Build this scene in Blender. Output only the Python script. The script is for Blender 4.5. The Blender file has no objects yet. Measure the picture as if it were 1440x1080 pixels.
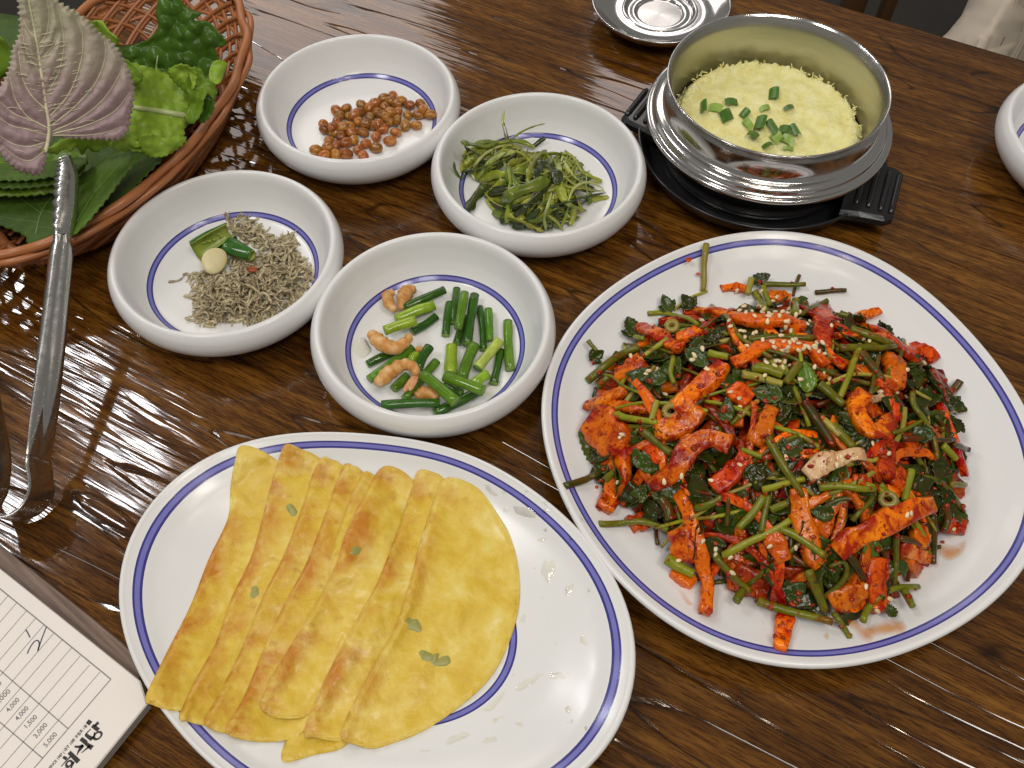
import bpy, math, random
import numpy as np
from mathutils import Vector, Matrix, noise as mnoise
from mathutils.geometry import delaunay_2d_cdt
from mathutils.bvhtree import BVHTree

random.seed(7)
RNG = np.random.default_rng(11)
R_ = math.radians
SC = bpy.context.scene
COL = SC.collection

# ------------------------------------------------------------------ camera
F_PX, PITCH, ROLL = 1279.3, 0.985, -0.0041
CAM = np.array([0.0, 0.0, 0.40744])
_fw = np.array([0, math.cos(PITCH), -math.sin(PITCH)])
_r0 = np.array([1.0, 0, 0]); _u0 = np.cross(_r0, _fw)
_rt = math.cos(ROLL) * _r0 + math.sin(ROLL) * _u0
_up = -math.sin(ROLL) * _r0 + math.cos(ROLL) * _u0
cd = bpy.data.cameras.new('camera')
cd.sensor_width = 36; cd.lens = F_PX / 1440 * 36
cd.clip_start = 0.01; cd.clip_end = 50
cam = bpy.data.objects.new('camera', cd); COL.objects.link(cam)
M = Matrix.Identity(4)
for i in range(3):
    M[i][0], M[i][1], M[i][2], M[i][3] = _rt[i], _up[i], -_fw[i], CAM[i]
cam.matrix_world = M
SC.camera = cam

# ------------------------------------------------------------------ world, exposure
wd = bpy.data.worlds.new('World'); SC.world = wd; wd.use_nodes = True
bg = wd.node_tree.nodes['Background']
bg.inputs[0].default_value = (1.0, 0.96, 0.91, 1); bg.inputs[1].default_value = 0.19
SC.view_settings.view_transform = 'Standard'
SC.view_settings.look = 'None'
SC.view_settings.exposure = 0.1
SC.view_settings.gamma = 1.0

# ------------------------------------------------------------------ lamps of the dining room ceiling
def area(name, loc, target, sx, sy, radiance, col, shape='RECTANGLE'):
    l = bpy.data.lights.new(name, 'AREA'); l.shape = shape
    l.size = sx; l.size_y = sy; l.color = col
    A = sx * sy * (math.pi / 4 if shape in ('DISK', 'ELLIPSE') else 1)
    l.energy = radiance * math.pi * A
    o = bpy.data.objects.new(name, l); COL.objects.link(o)
    o.location = loc
    d = Vector(target) - Vector(loc)
    o.rotation_euler = d.to_track_quat('-Z', 'Y').to_euler()
    return o
# strip lamps to the front left (their reflection streaks the lacquer)
for k, (x, y) in enumerate(((-1.36, 1.62), (-1.16, 1.36), (-0.98, 1.14), (-1.22, 0.98))):
    area('ceiling_lamp', (x, y, 1.62), (x * .8, y * .8, 0), 0.055, 0.22, 52, (0.97, 0.97, 1.0))
# wide dim ceiling panels far ahead: sheen on the far table
area('ceiling_panel', (-0.72, 2.75, 1.62), (-0.3, 1.3, 0), 0.95, 0.9, 3.2, (1.0, 0.92, 0.88))
area('ceiling_panel', (0.42, 2.60, 1.62), (0.2, 1.3, 0), 0.26, 0.9, 3.4, (1.0, 0.92, 0.90))
# main lamps overhead and behind the camera
area('ceiling_lamp', (-0.80, -0.12, 1.75), (0, 0.4, 0), 0.36, 0.36, 22, (1.0, 0.975, 0.94), 'DISK')
area('ceiling_lamp', (0.62, -0.40, 1.75), (0.1, 0.3, 0), 0.32, 0.32, 21, (1.0, 0.955, 0.90), 'DISK')
area('ceiling_lamp', (0.10, -0.75, 1.75), (0.1, 0.3, 0), 0.45, 0.45, 9, (1.0, 0.97, 0.93))
# small halogen downlights: sparkles on glaze and sauce
for x, y in ((0.05, 0.16), (0.30, 0.20), (0.18, -0.05), (0.56, -0.06), (0.88, -0.12), (0.40, -0.26)):
    area('downlight', (x, y, 1.75), (x, y, 0), 0.045, 0.045, 130, (1.0, 0.86, 0.68), 'DISK')

# ------------------------------------------------------------------ helpers
def U(x, y, z=0.0):
    d = _fw + _rt * (x - 720) / F_PX - _up * (y - 540) / F_PX
    return CAM + d * ((z - CAM[2]) / d[2])

def Uv(px, z):
    px = np.asarray(px, float); z = np.broadcast_to(np.asarray(z, float), (len(px),))
    d = _fw[None] + _rt[None] * ((px[:, :1] - 720) / F_PX) - _up[None] * ((px[:, 1:2] - 540) / F_PX)
    return CAM[None] + d * ((z - CAM[2]) / d[:, 2])[:, None]

def n3(p, s=1.0, off=0.0):
    return mnoise.noise(Vector((p[0] * s + off, p[1] * s + off * 1.7, p[2] * s - off)))

def tag(o, label=None, cat=None, group=None, kind=None):
    if label: o['label'] = label
    if cat: o['category'] = cat
    if group: o['group'] = group
    if kind: o['kind'] = kind
    return o

def empty(name, loc, label, cat, group=None):
    o = bpy.data.objects.new(name, None); COL.objects.link(o)
    o.location = [float(v) for v in loc]; o.empty_display_size = 0.01
    return tag(o, label, cat, group)

def mobj(name, V, F, mats, parent=None, idx=None, smooth=True, origin=None):
    V = np.asarray(V, float)
    if parent is not None:
        org = np.array(parent.location) if parent.parent is None else np.array(parent.location) + np.array(parent.parent.location)
    elif origin is not None:
        org = np.asarray(origin, float)
    else:
        org = np.array([V[:, 0].mean(), V[:, 1].mean(), V[:, 2].min()])
    me = bpy.data.meshes.new(name)
    me.from_pydata((V - org).tolist(), [], [list(map(int, f)) for f in F])
    if not isinstance(mats, (list, tuple)): mats = [mats]
    for m in mats: me.materials.append(m)
    if idx is not None: me.polygons.foreach_set('material_index', np.asarray(idx, np.int32))
    if smooth: me.polygons.foreach_set('use_smooth', np.ones(len(me.polygons), bool))
    me.update()
    o = bpy.data.objects.new(name, me); COL.objects.link(o)
    if parent is not None: o.parent = parent
    else: o.location = org
    return o

def fattr(o, name, vals):
    a = o.data.attributes.new(name, 'FLOAT', 'POINT'); a.data.foreach_set('value', np.asarray(vals, np.float32))

def spline(P, n):
    P = np.asarray(P, float)
    if len(P) == 2:
        t = np.linspace(0, 1, n)[:, None]; return P[0] * (1 - t) + P[1] * t
    Q = np.vstack([2 * P[0] - P[1], P, 2 * P[-1] - P[-2]])
    out = []
    for u in np.linspace(0, len(P) - 1, n):
        i = min(int(u), len(P) - 2); t = u - i
        a, b, c, d = Q[i], Q[i + 1], Q[i + 2], Q[i + 3]
        out.append(.5 * (2 * b + (c - a) * t + (2 * a - 5 * b + 4 * c - d) * t * t + (3 * b - 3 * c + d - a) * t ** 3))
    return np.array(out)

def sweep(P, rx, ry, n=8, up=(0, 0, 1), power=2.0, lump=0.0, lscale=200.0, seed=0.0, caps=True, roundend=True, twist=0.0):
    """sweep a superellipse (half width rx across, half height ry along `up`) along P"""
    P = np.asarray(P, float); m = len(P)
    rx = np.broadcast_to(rx, (m,)).astype(float); ry = np.broadcast_to(ry, (m,)).astype(float)
    T = np.gradient(P, axis=0); T /= np.linalg.norm(T, axis=1)[:, None] + 1e-12
    up = np.broadcast_to(np.asarray(up, float), (m, 3))
    V = []; a = np.arange(n) * 2 * math.pi / n + math.pi / n
    ca, sa = np.cos(a), np.sin(a)
    ex = np.sign(ca) * np.abs(ca) ** (2 / power); ey = np.sign(sa) * np.abs(sa) ** (2 / power)
    for i in range(m):
        S = np.cross(T[i], up[i]); S /= np.linalg.norm(S) + 1e-12
        Nn = np.cross(S, T[i])
        if twist:
            c, s = math.cos(twist * i / m), math.sin(twist * i / m); S, Nn = S * c + Nn * s, -S * s + Nn * c
        k = 1.0
        if roundend and (i == 0 or i == m - 1): k = .72
        ring = P[i] + np.outer(ex, S) * rx[i] * k + np.outer(ey, Nn) * ry[i] * k
        if lump:
            for q in range(n):
                d = ring[q] - P[i]; f = 1 + lump * n3(ring[q], lscale, seed) * 1.8
                ring[q] = P[i] + d * f
        V.append(ring)
    V = np.vstack(V); F = []
    for i in range(m - 1):
        for q in range(n):
            F.append((i * n + q, i * n + (q + 1) % n, (i + 1) * n + (q + 1) % n, (i + 1) * n + q))
    idx = [0] * len(F)
    if caps:
        V = np.vstack([V, P[:1] - T[:1] * rx[0] * .12, P[-1:] + T[-1:] * rx[-1] * .12]); c0, c1 = len(V) - 2, len(V) - 1
        for q in range(n):
            F.append((c0, (q + 1) % n, q)); F.append((c1, (m - 1) * n + q, (m - 1) * n + (q + 1) % n)); idx += [1, 1]
    return V, F, idx

def revolve(prof, seg=96, center=(0, 0), matrow=None, outline=None):
    """prof: list of (r,z); outline(theta)->radius multiplier for non-round things"""
    prof = list(prof); th = np.arange(seg) * 2 * math.pi / seg
    k = np.ones(seg) if outline is None else outline(th)
    V = []; F = []; idx = []
    for r, z in prof:
        V.append(np.stack([center[0] + r * k * np.cos(th), center[1] + r * k * np.sin(th), np.full(seg, z)], 1))
    V = np.vstack(V)
    for i in range(len(prof) - 1):
        for q in range(seg):
            F.append((i * seg + q, i * seg + (q + 1) % seg, (i + 1) * seg + (q + 1) % seg, (i + 1) * seg + q))
            idx.append(0 if matrow is None else matrow[i])
    return V, F, idx

def dense(prof, n=6):
    P = spline(prof, (len(prof) - 1) * n + 1); return [tuple(p) for p in P]

def inside(pts, poly):
    x, y = pts[:, 0], pts[:, 1]; r = np.zeros(len(pts), bool); j = len(poly) - 1
    for i in range(len(poly)):
        xi, yi = poly[i]; xj, yj = poly[j]
        c = ((yi > y) != (yj > y)) & (x < (xj - xi) * (y - yi) / (yj - yi + 1e-12) + xi)
        r ^= c; j = i
    return r

def edist(pts, poly):
    d = np.full(len(pts), 1e9); A = np.asarray(poly, float); B = np.roll(A, -1, 0)
    for a, b in zip(A, B):
        ab = b - a; t = np.clip(((pts - a) @ ab) / (ab @ ab + 1e-12), 0, 1)
        d = np.minimum(d, np.linalg.norm(pts - a - t[:, None] * ab, axis=1))
    return d

def smooth_poly(poly, step):
    A = np.asarray(poly, float); L = np.linalg.norm(np.roll(A, -1, 0) - A, axis=1)
    P = np.vstack([A[-1:], A, A[:2]]); out = []
    for i in range(len(A)):
        k = max(1, int(L[i] / step))
        for t in np.arange(k) / k:
            a, b, c, d = P[i], P[i + 1], P[i + 2], P[i + 3]
            out.append(.5 * (2 * b + (c - a) * t + (2 * a - 5 * b + 4 * c - d) * t * t + (3 * b - 3 * c + d - a) * t ** 3))
    return np.array(out)

def fill(poly, step, smoothb=True, serr=0.0):
    """triangulated fill of an outline; returns points, triangles, distance to the edge"""
    B = smooth_poly(poly, step) if smoothb else np.asarray(poly, float)
    if serr:
        n = len(B); c = B.mean(0); out = []
        T = np.roll(B, -1, 0) - np.roll(B, 1, 0); T /= np.linalg.norm(T, axis=1)[:, None] + 1e-9
        Nn = np.stack([T[:, 1], -T[:, 0]], 1)
        if ((B - c) * Nn).sum() < 0: Nn = -Nn
        ph = np.arange(n) % 3
        B = B + Nn * (serr * np.array([0.0, .45, 1.0])[ph])[:, None]
    mn, mx = B.min(0), B.max(0); pts = []
    y = mn[1]; row = 0
    while y < mx[1]:
        xs = np.arange(mn[0] + (row % 2) * step / 2, mx[0], step)
        pts.append(np.stack([xs, np.full(len(xs), y)], 1)); y += step * .87; row += 1
    G = np.vstack(pts); G = G + RNG.uniform(-.12, .12, G.shape) * step
    G = G[inside(G, B)]; G = G[edist(G, B) > step * .55]
    A = np.vstack([B, G]); nb = len(B)
    v, e, f, _, _, _ = delaunay_2d_cdt([Vector(p) for p in A], [(i, (i + 1) % nb) for i in range(nb)], [], 1, 1e-6)
    v = np.array([tuple(p) for p in v])
    return v, [tuple(t) for t in f], edist(v, B)

def skirted(V, F, zlow, bd):
    """closes a sheet with a skirt: boundary verts (mask bd) copied down to zlow"""
    from collections import Counter
    cnt = Counter()
    for f in F:
        for i in range(len(f)): cnt[(f[i], f[(i + 1) % len(f)])] += 1
    low = {}; V = list(map(tuple, V)); F = list(F)
    for (a, b) in list(cnt):
        if (b, a) not in cnt:
            for q in (a, b):
                if q not in low:
                    low[q] = len(V); V.append((V[q][0], V[q][1], zlow[q]))
            F.append((b, a, low[a], low[b]))
    return np.array(V), F

# ------------------------------------------------------------------ materials
class NT:
    def __init__(s, name):
        s.m = bpy.data.materials.new(name); s.m.use_nodes = True
        s.t = s.m.node_tree; s.p = s.t.nodes['Principled BSDF']
    def n(s, typ, **kw):
        o = s.t.nodes.new(typ)
        for k, v in kw.items():
            if k.startswith('i_'):
                key = k[2:]; key = int(key) if key.isdigit() else key.replace('_', ' ')
                o.inputs[key].default_value = v
            else: setattr(o, k, v)
        return o
    def l(s, a, b): s.t.links.new(a, b)
    def coords(s, sc=(1, 1, 1), rot=(0, 0, 0), obj=True, src=None):
        tc = s.n('ShaderNodeTexCoord'); mp = s.n('ShaderNodeMapping')
        mp.inputs['Scale'].default_value = sc; mp.inputs['Rotation'].default_value = rot
        s.l(src or tc.outputs['Object'], mp.inputs[0]); return mp.outputs[0]
    def noise(s, vec, scale, detail=4, rough=.55, dist=0.0):
        o = s.n('ShaderNodeTexNoise'); o.inputs['Scale'].default_value = scale; o.inputs['Detail'].default_value = detail
        o.inputs['Roughness'].default_value = rough; o.inputs['Distortion'].default_value = dist
        if vec is not None: s.l(vec, o.inputs['Vector'])
        return o.outputs['Fac']
    def ramp(s, fac, stops):
        o = s.n('ShaderNodeValToRGB'); e = o.color_ramp.elements
        while len(e) < len(stops): e.new(.5)
        for k, (p, c) in enumerate(stops):
            e[k].position = p; e[k].color = (*c, 1) if len(c) == 3 else c
        s.l(fac, o.inputs[0]); return o.outputs[0]
    def mix(s, fac, a, b, mode='MIX'):
        o = s.n('ShaderNodeMix', data_type='RGBA', blend_type=mode)
        for v, k in ((fac, 0), (a, 6), (b, 7)):
            if hasattr(v, 'links'): s.l(v, o.inputs[k])
            elif k == 0: o.inputs[0].default_value = v
            else: o.inputs[k].default_value = (*v, 1)
        return o.outputs[2]
    def math(s, op, a, b=0.0):
        o = s.n('ShaderNodeMath', operation=op)
        for v, k in ((a, 0), (b, 1)):
            if hasattr(v, 'links'): s.l(v, o.inputs[k])
            else: o.inputs[k].default_value = v
        return o.outputs[0]
    def bump(s, h, strength, dist=.001, normal=None):
        o = s.n('ShaderNodeBump'); o.inputs['Strength'].default_value = strength; o.inputs['Distance'].default_value = dist
        s.l(h, o.inputs['Height'])
        if normal is not None: s.l(normal, o.inputs['Normal'])
        s.l(o.outputs[0], s.p.inputs['Normal']); return o.outputs[0]
    def rand(s): return s.n('ShaderNodeObjectInfo').outputs['Random']
    def vary(s, col, amt, hue=.0, sat=.0):
        r = s.rand(); h = s.n('ShaderNodeHueSaturation')
        s.l(col, h.inputs['Color'])
        v = s.math('MULTIPLY_ADD', r, amt * 2); v.node.inputs[2].default_value = 1 - amt; s.l(v, h.inputs['Value'])
        if hue:
            r2 = s.math('FRACT', s.math('MULTIPLY', r, 7.31)); v2 = s.math('MULTIPLY_ADD', r2, hue * 2); v2.node.inputs[2].default_value = .5 - hue
            s.l(v2, h.inputs['Hue'])
        return h.outputs[0]
    def set(s, col=None, rough=None, **kw):
        if col is not None:
            if hasattr(col, 'links'): s.l(col, s.p.inputs['Base Color'])
            else: s.p.inputs['Base Color'].default_value = (*col, 1)
        if rough is not None:
            if hasattr(rough, 'links'): s.l(rough, s.p.inputs['Roughness'])
            else: s.p.inputs['Roughness'].default_value = rough
        for k, v in kw.items(): s.p.inputs[k.replace('_', ' ')].default_value = v
        return s

def food(name, stops, scale, rough, bscale=0, bstr=.3, bdist=.0006, vary=.15, hue=0.0, sss=0.0, sc=(1, 1, 1), fine=0, coat=0.0, spec=.5):
    t = NT(name); v = t.coords(sc)
    col = t.ramp(t.noise(v, scale, 4, .6, .3), stops)
    if fine:
        col = t.mix(t.ramp(t.noise(v, fine, 3), [(.35, (0, 0, 0)), (.7, (1, 1, 1))]), col, t.mix(.5, col, stops[-1][1]))
    if vary or hue: col = t.vary(col, vary, hue)
    t.set(col, rough)
    t.p.inputs['Specular IOR Level'].default_value = spec
    if coat: t.p.inputs['Coat Weight'].default_value = coat; t.p.inputs['Coat Roughness'].default_value = .08
    if sss:
        t.p.inputs['Subsurface Weight'].default_value = sss; t.p.inputs['Subsurface Radius'].default_value = (.004, .002, .001); t.p.inputs['Subsurface Scale'].default_value = .5
    if bscale: t.bump(t.noise(v, bscale, 4, .6), bstr, bdist)
    return t.m

def plain(name, col, rough=.5, metal=0.0, **kw):
    t = NT(name).set(col, rough, Metallic=metal, **kw); v = t.coords()
    n = t.noise(v, 90, 3); t.l(t.mix(t.math('MULTIPLY', n, .25), col, tuple(c * .8 for c in col)), t.p.inputs['Base Color'])
    return t.m

MAT = {}
# glazed white melamine
t = NT('white_melamine'); v = t.coords()
t.set(t.mix(t.noise(v, 40, 3), (.80, .80, .79), (.75, .75, .73)), .20)
t.p.inputs['Specular IOR Level'].default_value = .42
t.bump(t.noise(v, 60, 2), .03, .0006); MAT['white'] = t.m
t = NT('blue_band_dark'); v = t.coords(); t.set(t.mix(t.noise(v, 160, 4), (.040, .035, .19), (.065, .060, .28)), .16); MAT['blue'] = t.m
t = NT('blue_band_pale'); v = t.coords(); t.set(t.mix(t.noise(v, 160, 4), (.15, .15, .46), (.22, .22, .56)), .16); MAT['bluepale'] = t.m

# ------------------------------------------------------------------ table
GR = R_(28.95)
t = NT('lacquered_wood')
v = t.coords((1, 1, 1), (0, 0, GR))
def st(sx, sy):
    m = t.n('ShaderNodeMapping'); m.inputs['Scale'].default_value = (sx, sy, 1); t.l(v, m.inputs[0]); return m.outputs[0]
warp = t.noise(st(1.2, 5), 3.0, 3, .5)
big = t.noise(st(1.0, 7.0), 5.0, 4, .6, .6)
mid = t.noise(st(1.0, 20.0), 10.0, 6, .68, .2)
pore = t.noise(st(1.0, 13.0), 105.0, 4, .7, .1)
col = t.ramp(mid, [(.28, (.050, .0160, .0026)), (.46, (.148, .056, .0075)), (.62, (.25, .105, .015)), (.80, (.36, .170, .030))])
col = t.mix(t.ramp(big, [(.35, (0, 0, 0)), (.68, (1, 1, 1))]), col, t.mix(1.0, col, (.50, .46, .42), 'MULTIPLY'))
col = t.mix(t.ramp(pore, [(.42, (1, 1, 1)), (.53, (0, 0, 0))]), col, t.mix(1.0, col, (.42, .36, .32), 'MULTIPLY'))
# long grooves: contour lines of a stretched noise
gn = t.noise(st(1.0, 9.0), 2.6, 2, .4, .15)
g1 = t.math('ABSOLUTE', t.math('SUBTRACT', t.math('FRACT', t.math('MULTIPLY', gn, 9.0)), .5))
groove = t.ramp(g1, [(0.0, (0, 0, 0)), (.055, (1, 1, 1))])
col = t.mix(groove, t.mix(1.0, col, (.30, .26, .24), 'MULTIPLY'), col)
t.set(col, t.ramp(mid, [(.3, (.06,) * 3), (.8, (.11,) * 3)]))
t.p.inputs['Specular IOR Level'].default_value = .5
ridge = t.math('MULTIPLY', t.noise(st(1.0, 13.0), 17.0, 2.2, .5, .35), t.ramp(t.noise(st(1.0, 3.0), 7.0, 3, .6), [(.38, (.25,) * 3), (.66, (1, 1, 1))]))
h = t.math('ADD', t.math('MULTIPLY', groove, .8), t.math('MULTIPLY', ridge, 1.35))
t.bump(h, .38, .00075)
MAT['wood'] = t.m

e0 = U(1200, 11); e1 = U(1440, 82); dv = (e1 - e0) / np.linalg.norm(e1 - e0); nv = np.array([-dv[1], dv[0], 0])
corner = U(145, 0)
s0 = (corner - e0) @ dv
tab = empty('dining_table', (*(e0 + dv * (s0 + .75) - nv * .4)[:2], -0.73), 'dark brown lacquered wooden table with grooved grain that carries all the dishes', 'table')
# slab with rounded upper edge
def slab(s_a, s_b, w, z1, z0, b=.004):
    V = []; F = []
    for (ins, z) in ((b, z1), (b * .3, z1 - b * .3), (0, z1 - b), (0, z0)):
        for (s, k) in ((s_a + ins, -ins), (s_b - ins, -ins), (s_b - ins, -w + ins), (s_a + ins, -w + ins)):
            p = e0 + dv * s + nv * k; V.append((p[0], p[1], z))
    F.append((3, 2, 1, 0))
    for i in range(3):
        for q in range(4): F.append((i * 4 + q, i * 4 + (q + 1) % 4, (i + 1) * 4 + (q + 1) % 4, (i + 1) * 4 + q))
    F.append((12, 13, 14, 15)); return V, F
V, F = slab(s0, s0 + 1.5, .8, 0.0, -.032)
mobj('tabletop', V, F, MAT['wood'], tab, smooth=False)
for s, k in ((s0 + .06, -.06), (s0 + 1.44, -.06), (s0 + .06, -.74), (s0 + 1.44, -.74)):
    p = e0 + dv * s + nv * k
    V, F, _ = sweep([(p[0], p[1], -.73), (p[0], p[1], -.4), (p[0], p[1], -.033)], .028, .028, 8, (1, 0, 0), 6.0, roundend=False)
    mobj('table_leg', V, F, MAT['wood'], tab)

# floor and what shows beyond the table
t = NT('dark_floor'); v = t.coords()
t.set(t.ramp(t.noise(v, 3.0, 5), [(.3, (.012, .010, .008)), (.75, (.035, .028, .02))]), .45); MAT['floor'] = t.m
o = mobj('floor', [(-4, -3, -.73), (4, -3, -.73), (4, 5, -.73), (-4, 5, -.73)], [(0, 1, 2, 3)], MAT['floor'], smooth=False)
tag(o, kind='structure')

# ------------------------------------------------------------------ small white bowls
RC = .06
BOWL = [(0.0, .0015), (.030, .0012), (.036, 0), (.040, 0), (.045, .0016), (.0550, .0068), (.0620, .0140), (.0646, .0205), (.0640, .0262), (.0618, .0300),
        (.0600, .0310), (.0585, .0302), (.0572, .0275), (.0556, .0222), (.0532, .0160), (.0505, .0115)]
BAND = [(.0486, .0092), (.0479, .0086), (.0465, .0077), (.0457, .0071)]
BIN = [(.0440, .0065), (.036, .0054), (.02, .005), (.0002, .005)]
_bp = dense(BOWL, 5) + BAND + dense([BAND[-1]] + BIN, 4)[1:]
_brow = [0] * (len(_bp) - 1); k0 = len(dense(BOWL, 5)); _brow[k0], _brow[k0 + 1], _brow[k0 + 2] = 1, 2, 1
def bowl_z(r):
    P = np.array([(r_, z_) for r_, z_ in _bp[len(dense(BOWL, 5)) - 30:]])[::-1]
    return np.interp(r, P[:, 0], P[:, 1])
BC = {'A': (-1.614 * RC, 7.823 * RC), 'B': (.275 * RC, 6.824 * RC), 'C': (-2.649 * RC, 5.679 * RC), 'D': (-.690 * RC, 4.843 * RC), 'E': (.3655, .430)}
BL = {'A': 'white blue-ringed bowl holding brown braised soybeans, behind the others', 'B': 'white blue-ringed bowl of green seaweed beside the black pot tray',
      'C': 'white blue-ringed bowl of tiny dried anchovies next to the basket', 'D': 'white blue-ringed bowl of cut scallions and shrimp between the two plates',
      'E': 'plain white bowl cut off by the right edge of the photo'}
V0, F0, I0 = revolve(_bp, 128, matrow=_brow)
bowl_me = None
for key, (bx, by) in BC.items():
    if bowl_me is None:
        o = mobj('side_dish_bowl', V0, F0, [MAT['white'], MAT['blue'], MAT['bluepale']], idx=I0, origin=(0, 0, 0)); bowl_me = o.data
    else:
        o = bpy.data.objects.new('side_dish_bowl', bowl_me); COL.objects.link(o)
    o.location = (bx, by, 0.0003); o.rotation_euler = (0, 0, random.random() * 6)
    tag(o, BL[key], 'bowl', 'small white side dish bowls')

# ------------------------------------------------------------------ two big plates
RP = [(770,524),(799.6,462),(829,429.6),(888.5,383.7),(947.7,355.5),(1007,337.8),(1066,328.3),(1110,326.5),(1149,332.8),(1208.5,355.6),(1267.8,386.7),(1327,432.6),(1386,495),(1416,535),(1436.8,572),(1440,803),(1395.6,846),(1334.5,889),(1273,916.5),(1212,934.8),(1151,942.4),(1090,942.4),(1075.4,934.6),(1014,914.7),(953,884),(892,840),(861.6,806),(825,766.6),(788,705.5),(770,646),(764,590)]
LP = [(173,822),(182,773),(204.4,720),(249,669),(293,642),(338,626.7),(382,617),(427,612.4),(471,611),(500,611),(560,614.7),(589,621),(678,649),(722,673),(767,704.4),(811,746.7),(855.6,800),(882,849),(895,902),(891,955.6),(878,1000),(855.6,1044),(831,1080),(204,969),(227,1000),(249,1026.7),(293,1066.7)]
PZ = .020
def outline_fit(pts, center, order, ridge):
    q = Uv(pts, PZ)[:, :2] - np.asarray(center); th = np.arctan2(q[:, 1], q[:, 0]); r = np.hypot(q[:, 0], q[:, 1])
    def B(th):
        c = [np.ones_like(th)]
        for k in range(1, order + 1): c += [np.cos(k * th), np.sin(k * th)]
        return np.stack(c, 1)
    A = B(th); Wt = np.diag([0] + [ridge * k ** 3 for k in range(1, order + 1) for _ in (0, 1)])
    co = np.linalg.solve(A.T @ A + Wt, A.T @ r)
    return lambda t: B(np.asarray(t, float)) @ co
PLC = {'R': (.1359, .2353), 'L': (-.0621, .1406)}
PLO = {'R': outline_fit(RP, PLC['R'], 4, .004), 'L': outline_fit(LP, PLC['L'], 4, .01)}
POUT = [(.0005, .0012), (.50, .0012), (.55, 0), (.585, 0), (.62, .0016), (.80, .0072), (.93, .0140), (.985, .0178), (1.0, .0200), (.9965, .0217), (.985, .0222), (.972, .0214)]
PB = {'R': [(.959, .0203), (.952, .0198), (.939, .0190), (.931, .0185)], 'L': [(.949, .0203), (.941, .0199), (.924, .0189), (.914, .0184)]}
PIN = {'R': [(.86, .0138), (.76, .0098), (.66, .0076), (.5, .0066), (.3, .0062), (.0005, .006)],
       'L': [(.86, .0150), (.78, .0118), (.69, .0088), (.61, .0075)]}
PB2 = [(.560, .0071), (.552, .00705), (.536, .0069), (.529, .0068)]
PIN2 = [(.45, .0063), (.25, .006), (.0005, .006)]
PZF = {}
def plate(key, label):
    pr = dense(POUT, 4); rows = [0] * (len(pr) - 1)
    pr = pr + PB[key]; rows += [0, 1, 2, 1]
    ins = dense([PB[key][-1]] + PIN[key], 4)[1:]; pr += ins; rows += [0] * len(ins)
    if key == 'L':
        pr += PB2; rows += [0, 1, 2, 1]; ins = dense([PB2[-1]] + PIN2, 4)[1:]; pr += ins; rows += [0] * len(ins)
    pr = [(max(r, .0005), z) for r, z in pr]
    V, F, I = revolve(pr, 160, PLC[key], rows, PLO[key])
    o = mobj('serving_plate', V, F, [MAT['white'], MAT['blue'], MAT['bluepale']], idx=I, origin=(*PLC[key], 0))
    o.location.z = .0003
    top = np.array(pr[len(dense(POUT, 4)) - 8:])[::-1]
    def pz(x, y):
        dx, dy = x - PLC[key][0], y - PLC[key][1]
        s = np.hypot(dx, dy) / PLO[key](np.atleast_1d(np.arctan2(dy, dx)))
        return np.interp(s, top[:, 0], top[:, 1], right=.022)
    PZF[key] = pz
    return tag(o, label, 'plate', 'large white plates with a blue rim line')
plate('R', 'large white blue-rimmed plate heaped with red spicy salad')
plate('L', 'large white blue-rimmed oval plate under the folded yellow pancakes')

# ------------------------------------------------------------------ metals and plastics
t = NT('polished_steel'); v = t.coords((1, 1, .15))
t.set((.62, .61, .59), t.ramp(t.noise(v, 400, 4, .7), [(.3, (.10,) * 3), (.8, (.20,) * 3)]), Metallic=1.0)
t.bump(t.noise(v, 70, 3), .06, .0008); MAT['steel'] = t.m
t = NT('brushed_steel_inside'); v = t.coords((1, 1, 6))
t.set(t.mix(t.noise(v, 90, 3), (.58, .57, .52), (.48, .47, .42)), .30, Metallic=1.0); t.bump(t.noise(v, 260, 3), .12, .0005); MAT['steelin'] = t.m
t = NT('spun_steel'); tg = t.n('ShaderNodeTangent', direction_type='RADIAL', axis='Z')
t.set((.66, .645, .62), .26, Metallic=1.0, Anisotropic=.85); t.l(tg.outputs[0], t.p.inputs['Tangent']); MAT['spun'] = t.m
t = NT('black_enamel'); v = t.coords(); t.set(t.mix(t.noise(v, 80, 3), (.010, .010, .011), (.022, .022, .024)), .22); t.bump(t.noise(v, 300, 3), .08, .0006); MAT['black'] = t.m

# steel egg pot on its black tray
PC = (.157, .443)
pot = empty('steel_pot', (*PC, .006), 'small stainless steel pot with a wide flange, full of steamed egg', 'pot')
body = dense([(.0005, .0065), (.054, .0065), (.060, .0085), (.0635, .014), (.066, .024), (.0675, .030)], 5)
flange = dense([(.0675, .030), (.0712, .0312), (.0738, .0328), (.0742, .0346), (.0734, .0358), (.0716, .0361), (.0702, .0370), (.0692, .0392), (.0672, .0404), (.0646, .0414), (.0630, .0446), (.0622, .0495), (.0625, .0545), (.0640, .0585), (.0650, .0600), (.0648, .0609), (.0640, .0609), (.0630, .0600)], 5)
inner = dense([(.0630, .0600), (.0608, .055), (.0598, .047), (.0592, .038), (.0585, .028), (.055, .022), (.0005, .021)], 5)
V, F, I = revolve(body, 112, PC); mobj('pot_body', V, F, MAT['steel'], pot)
V, F, I = revolve(flange, 112, PC); mobj('pot_flange', V, F, MAT['steel'], pot)
V, F, I = revolve(inner, 112, PC); mobj('pot_lining', V, F, MAT['steelin'], pot)
tray = empty('pot_tray', (*PC, 0), 'black two-handled tray holding up the steel egg pot', 'tray')
trp = dense([(.0005, .0008), (.060, .0008), (.066, .002), (.073, .008), (.0765, .0145), (.0772, .0165), (.0762, .0172), (.0748, .0160), (.070, .0085), (.065, .0050), (.0005, .0048)], 5)
V, F, I = revolve(trp, 112, PC); mobj('tray_dish', V, F, MAT['black'], tray)
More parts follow.
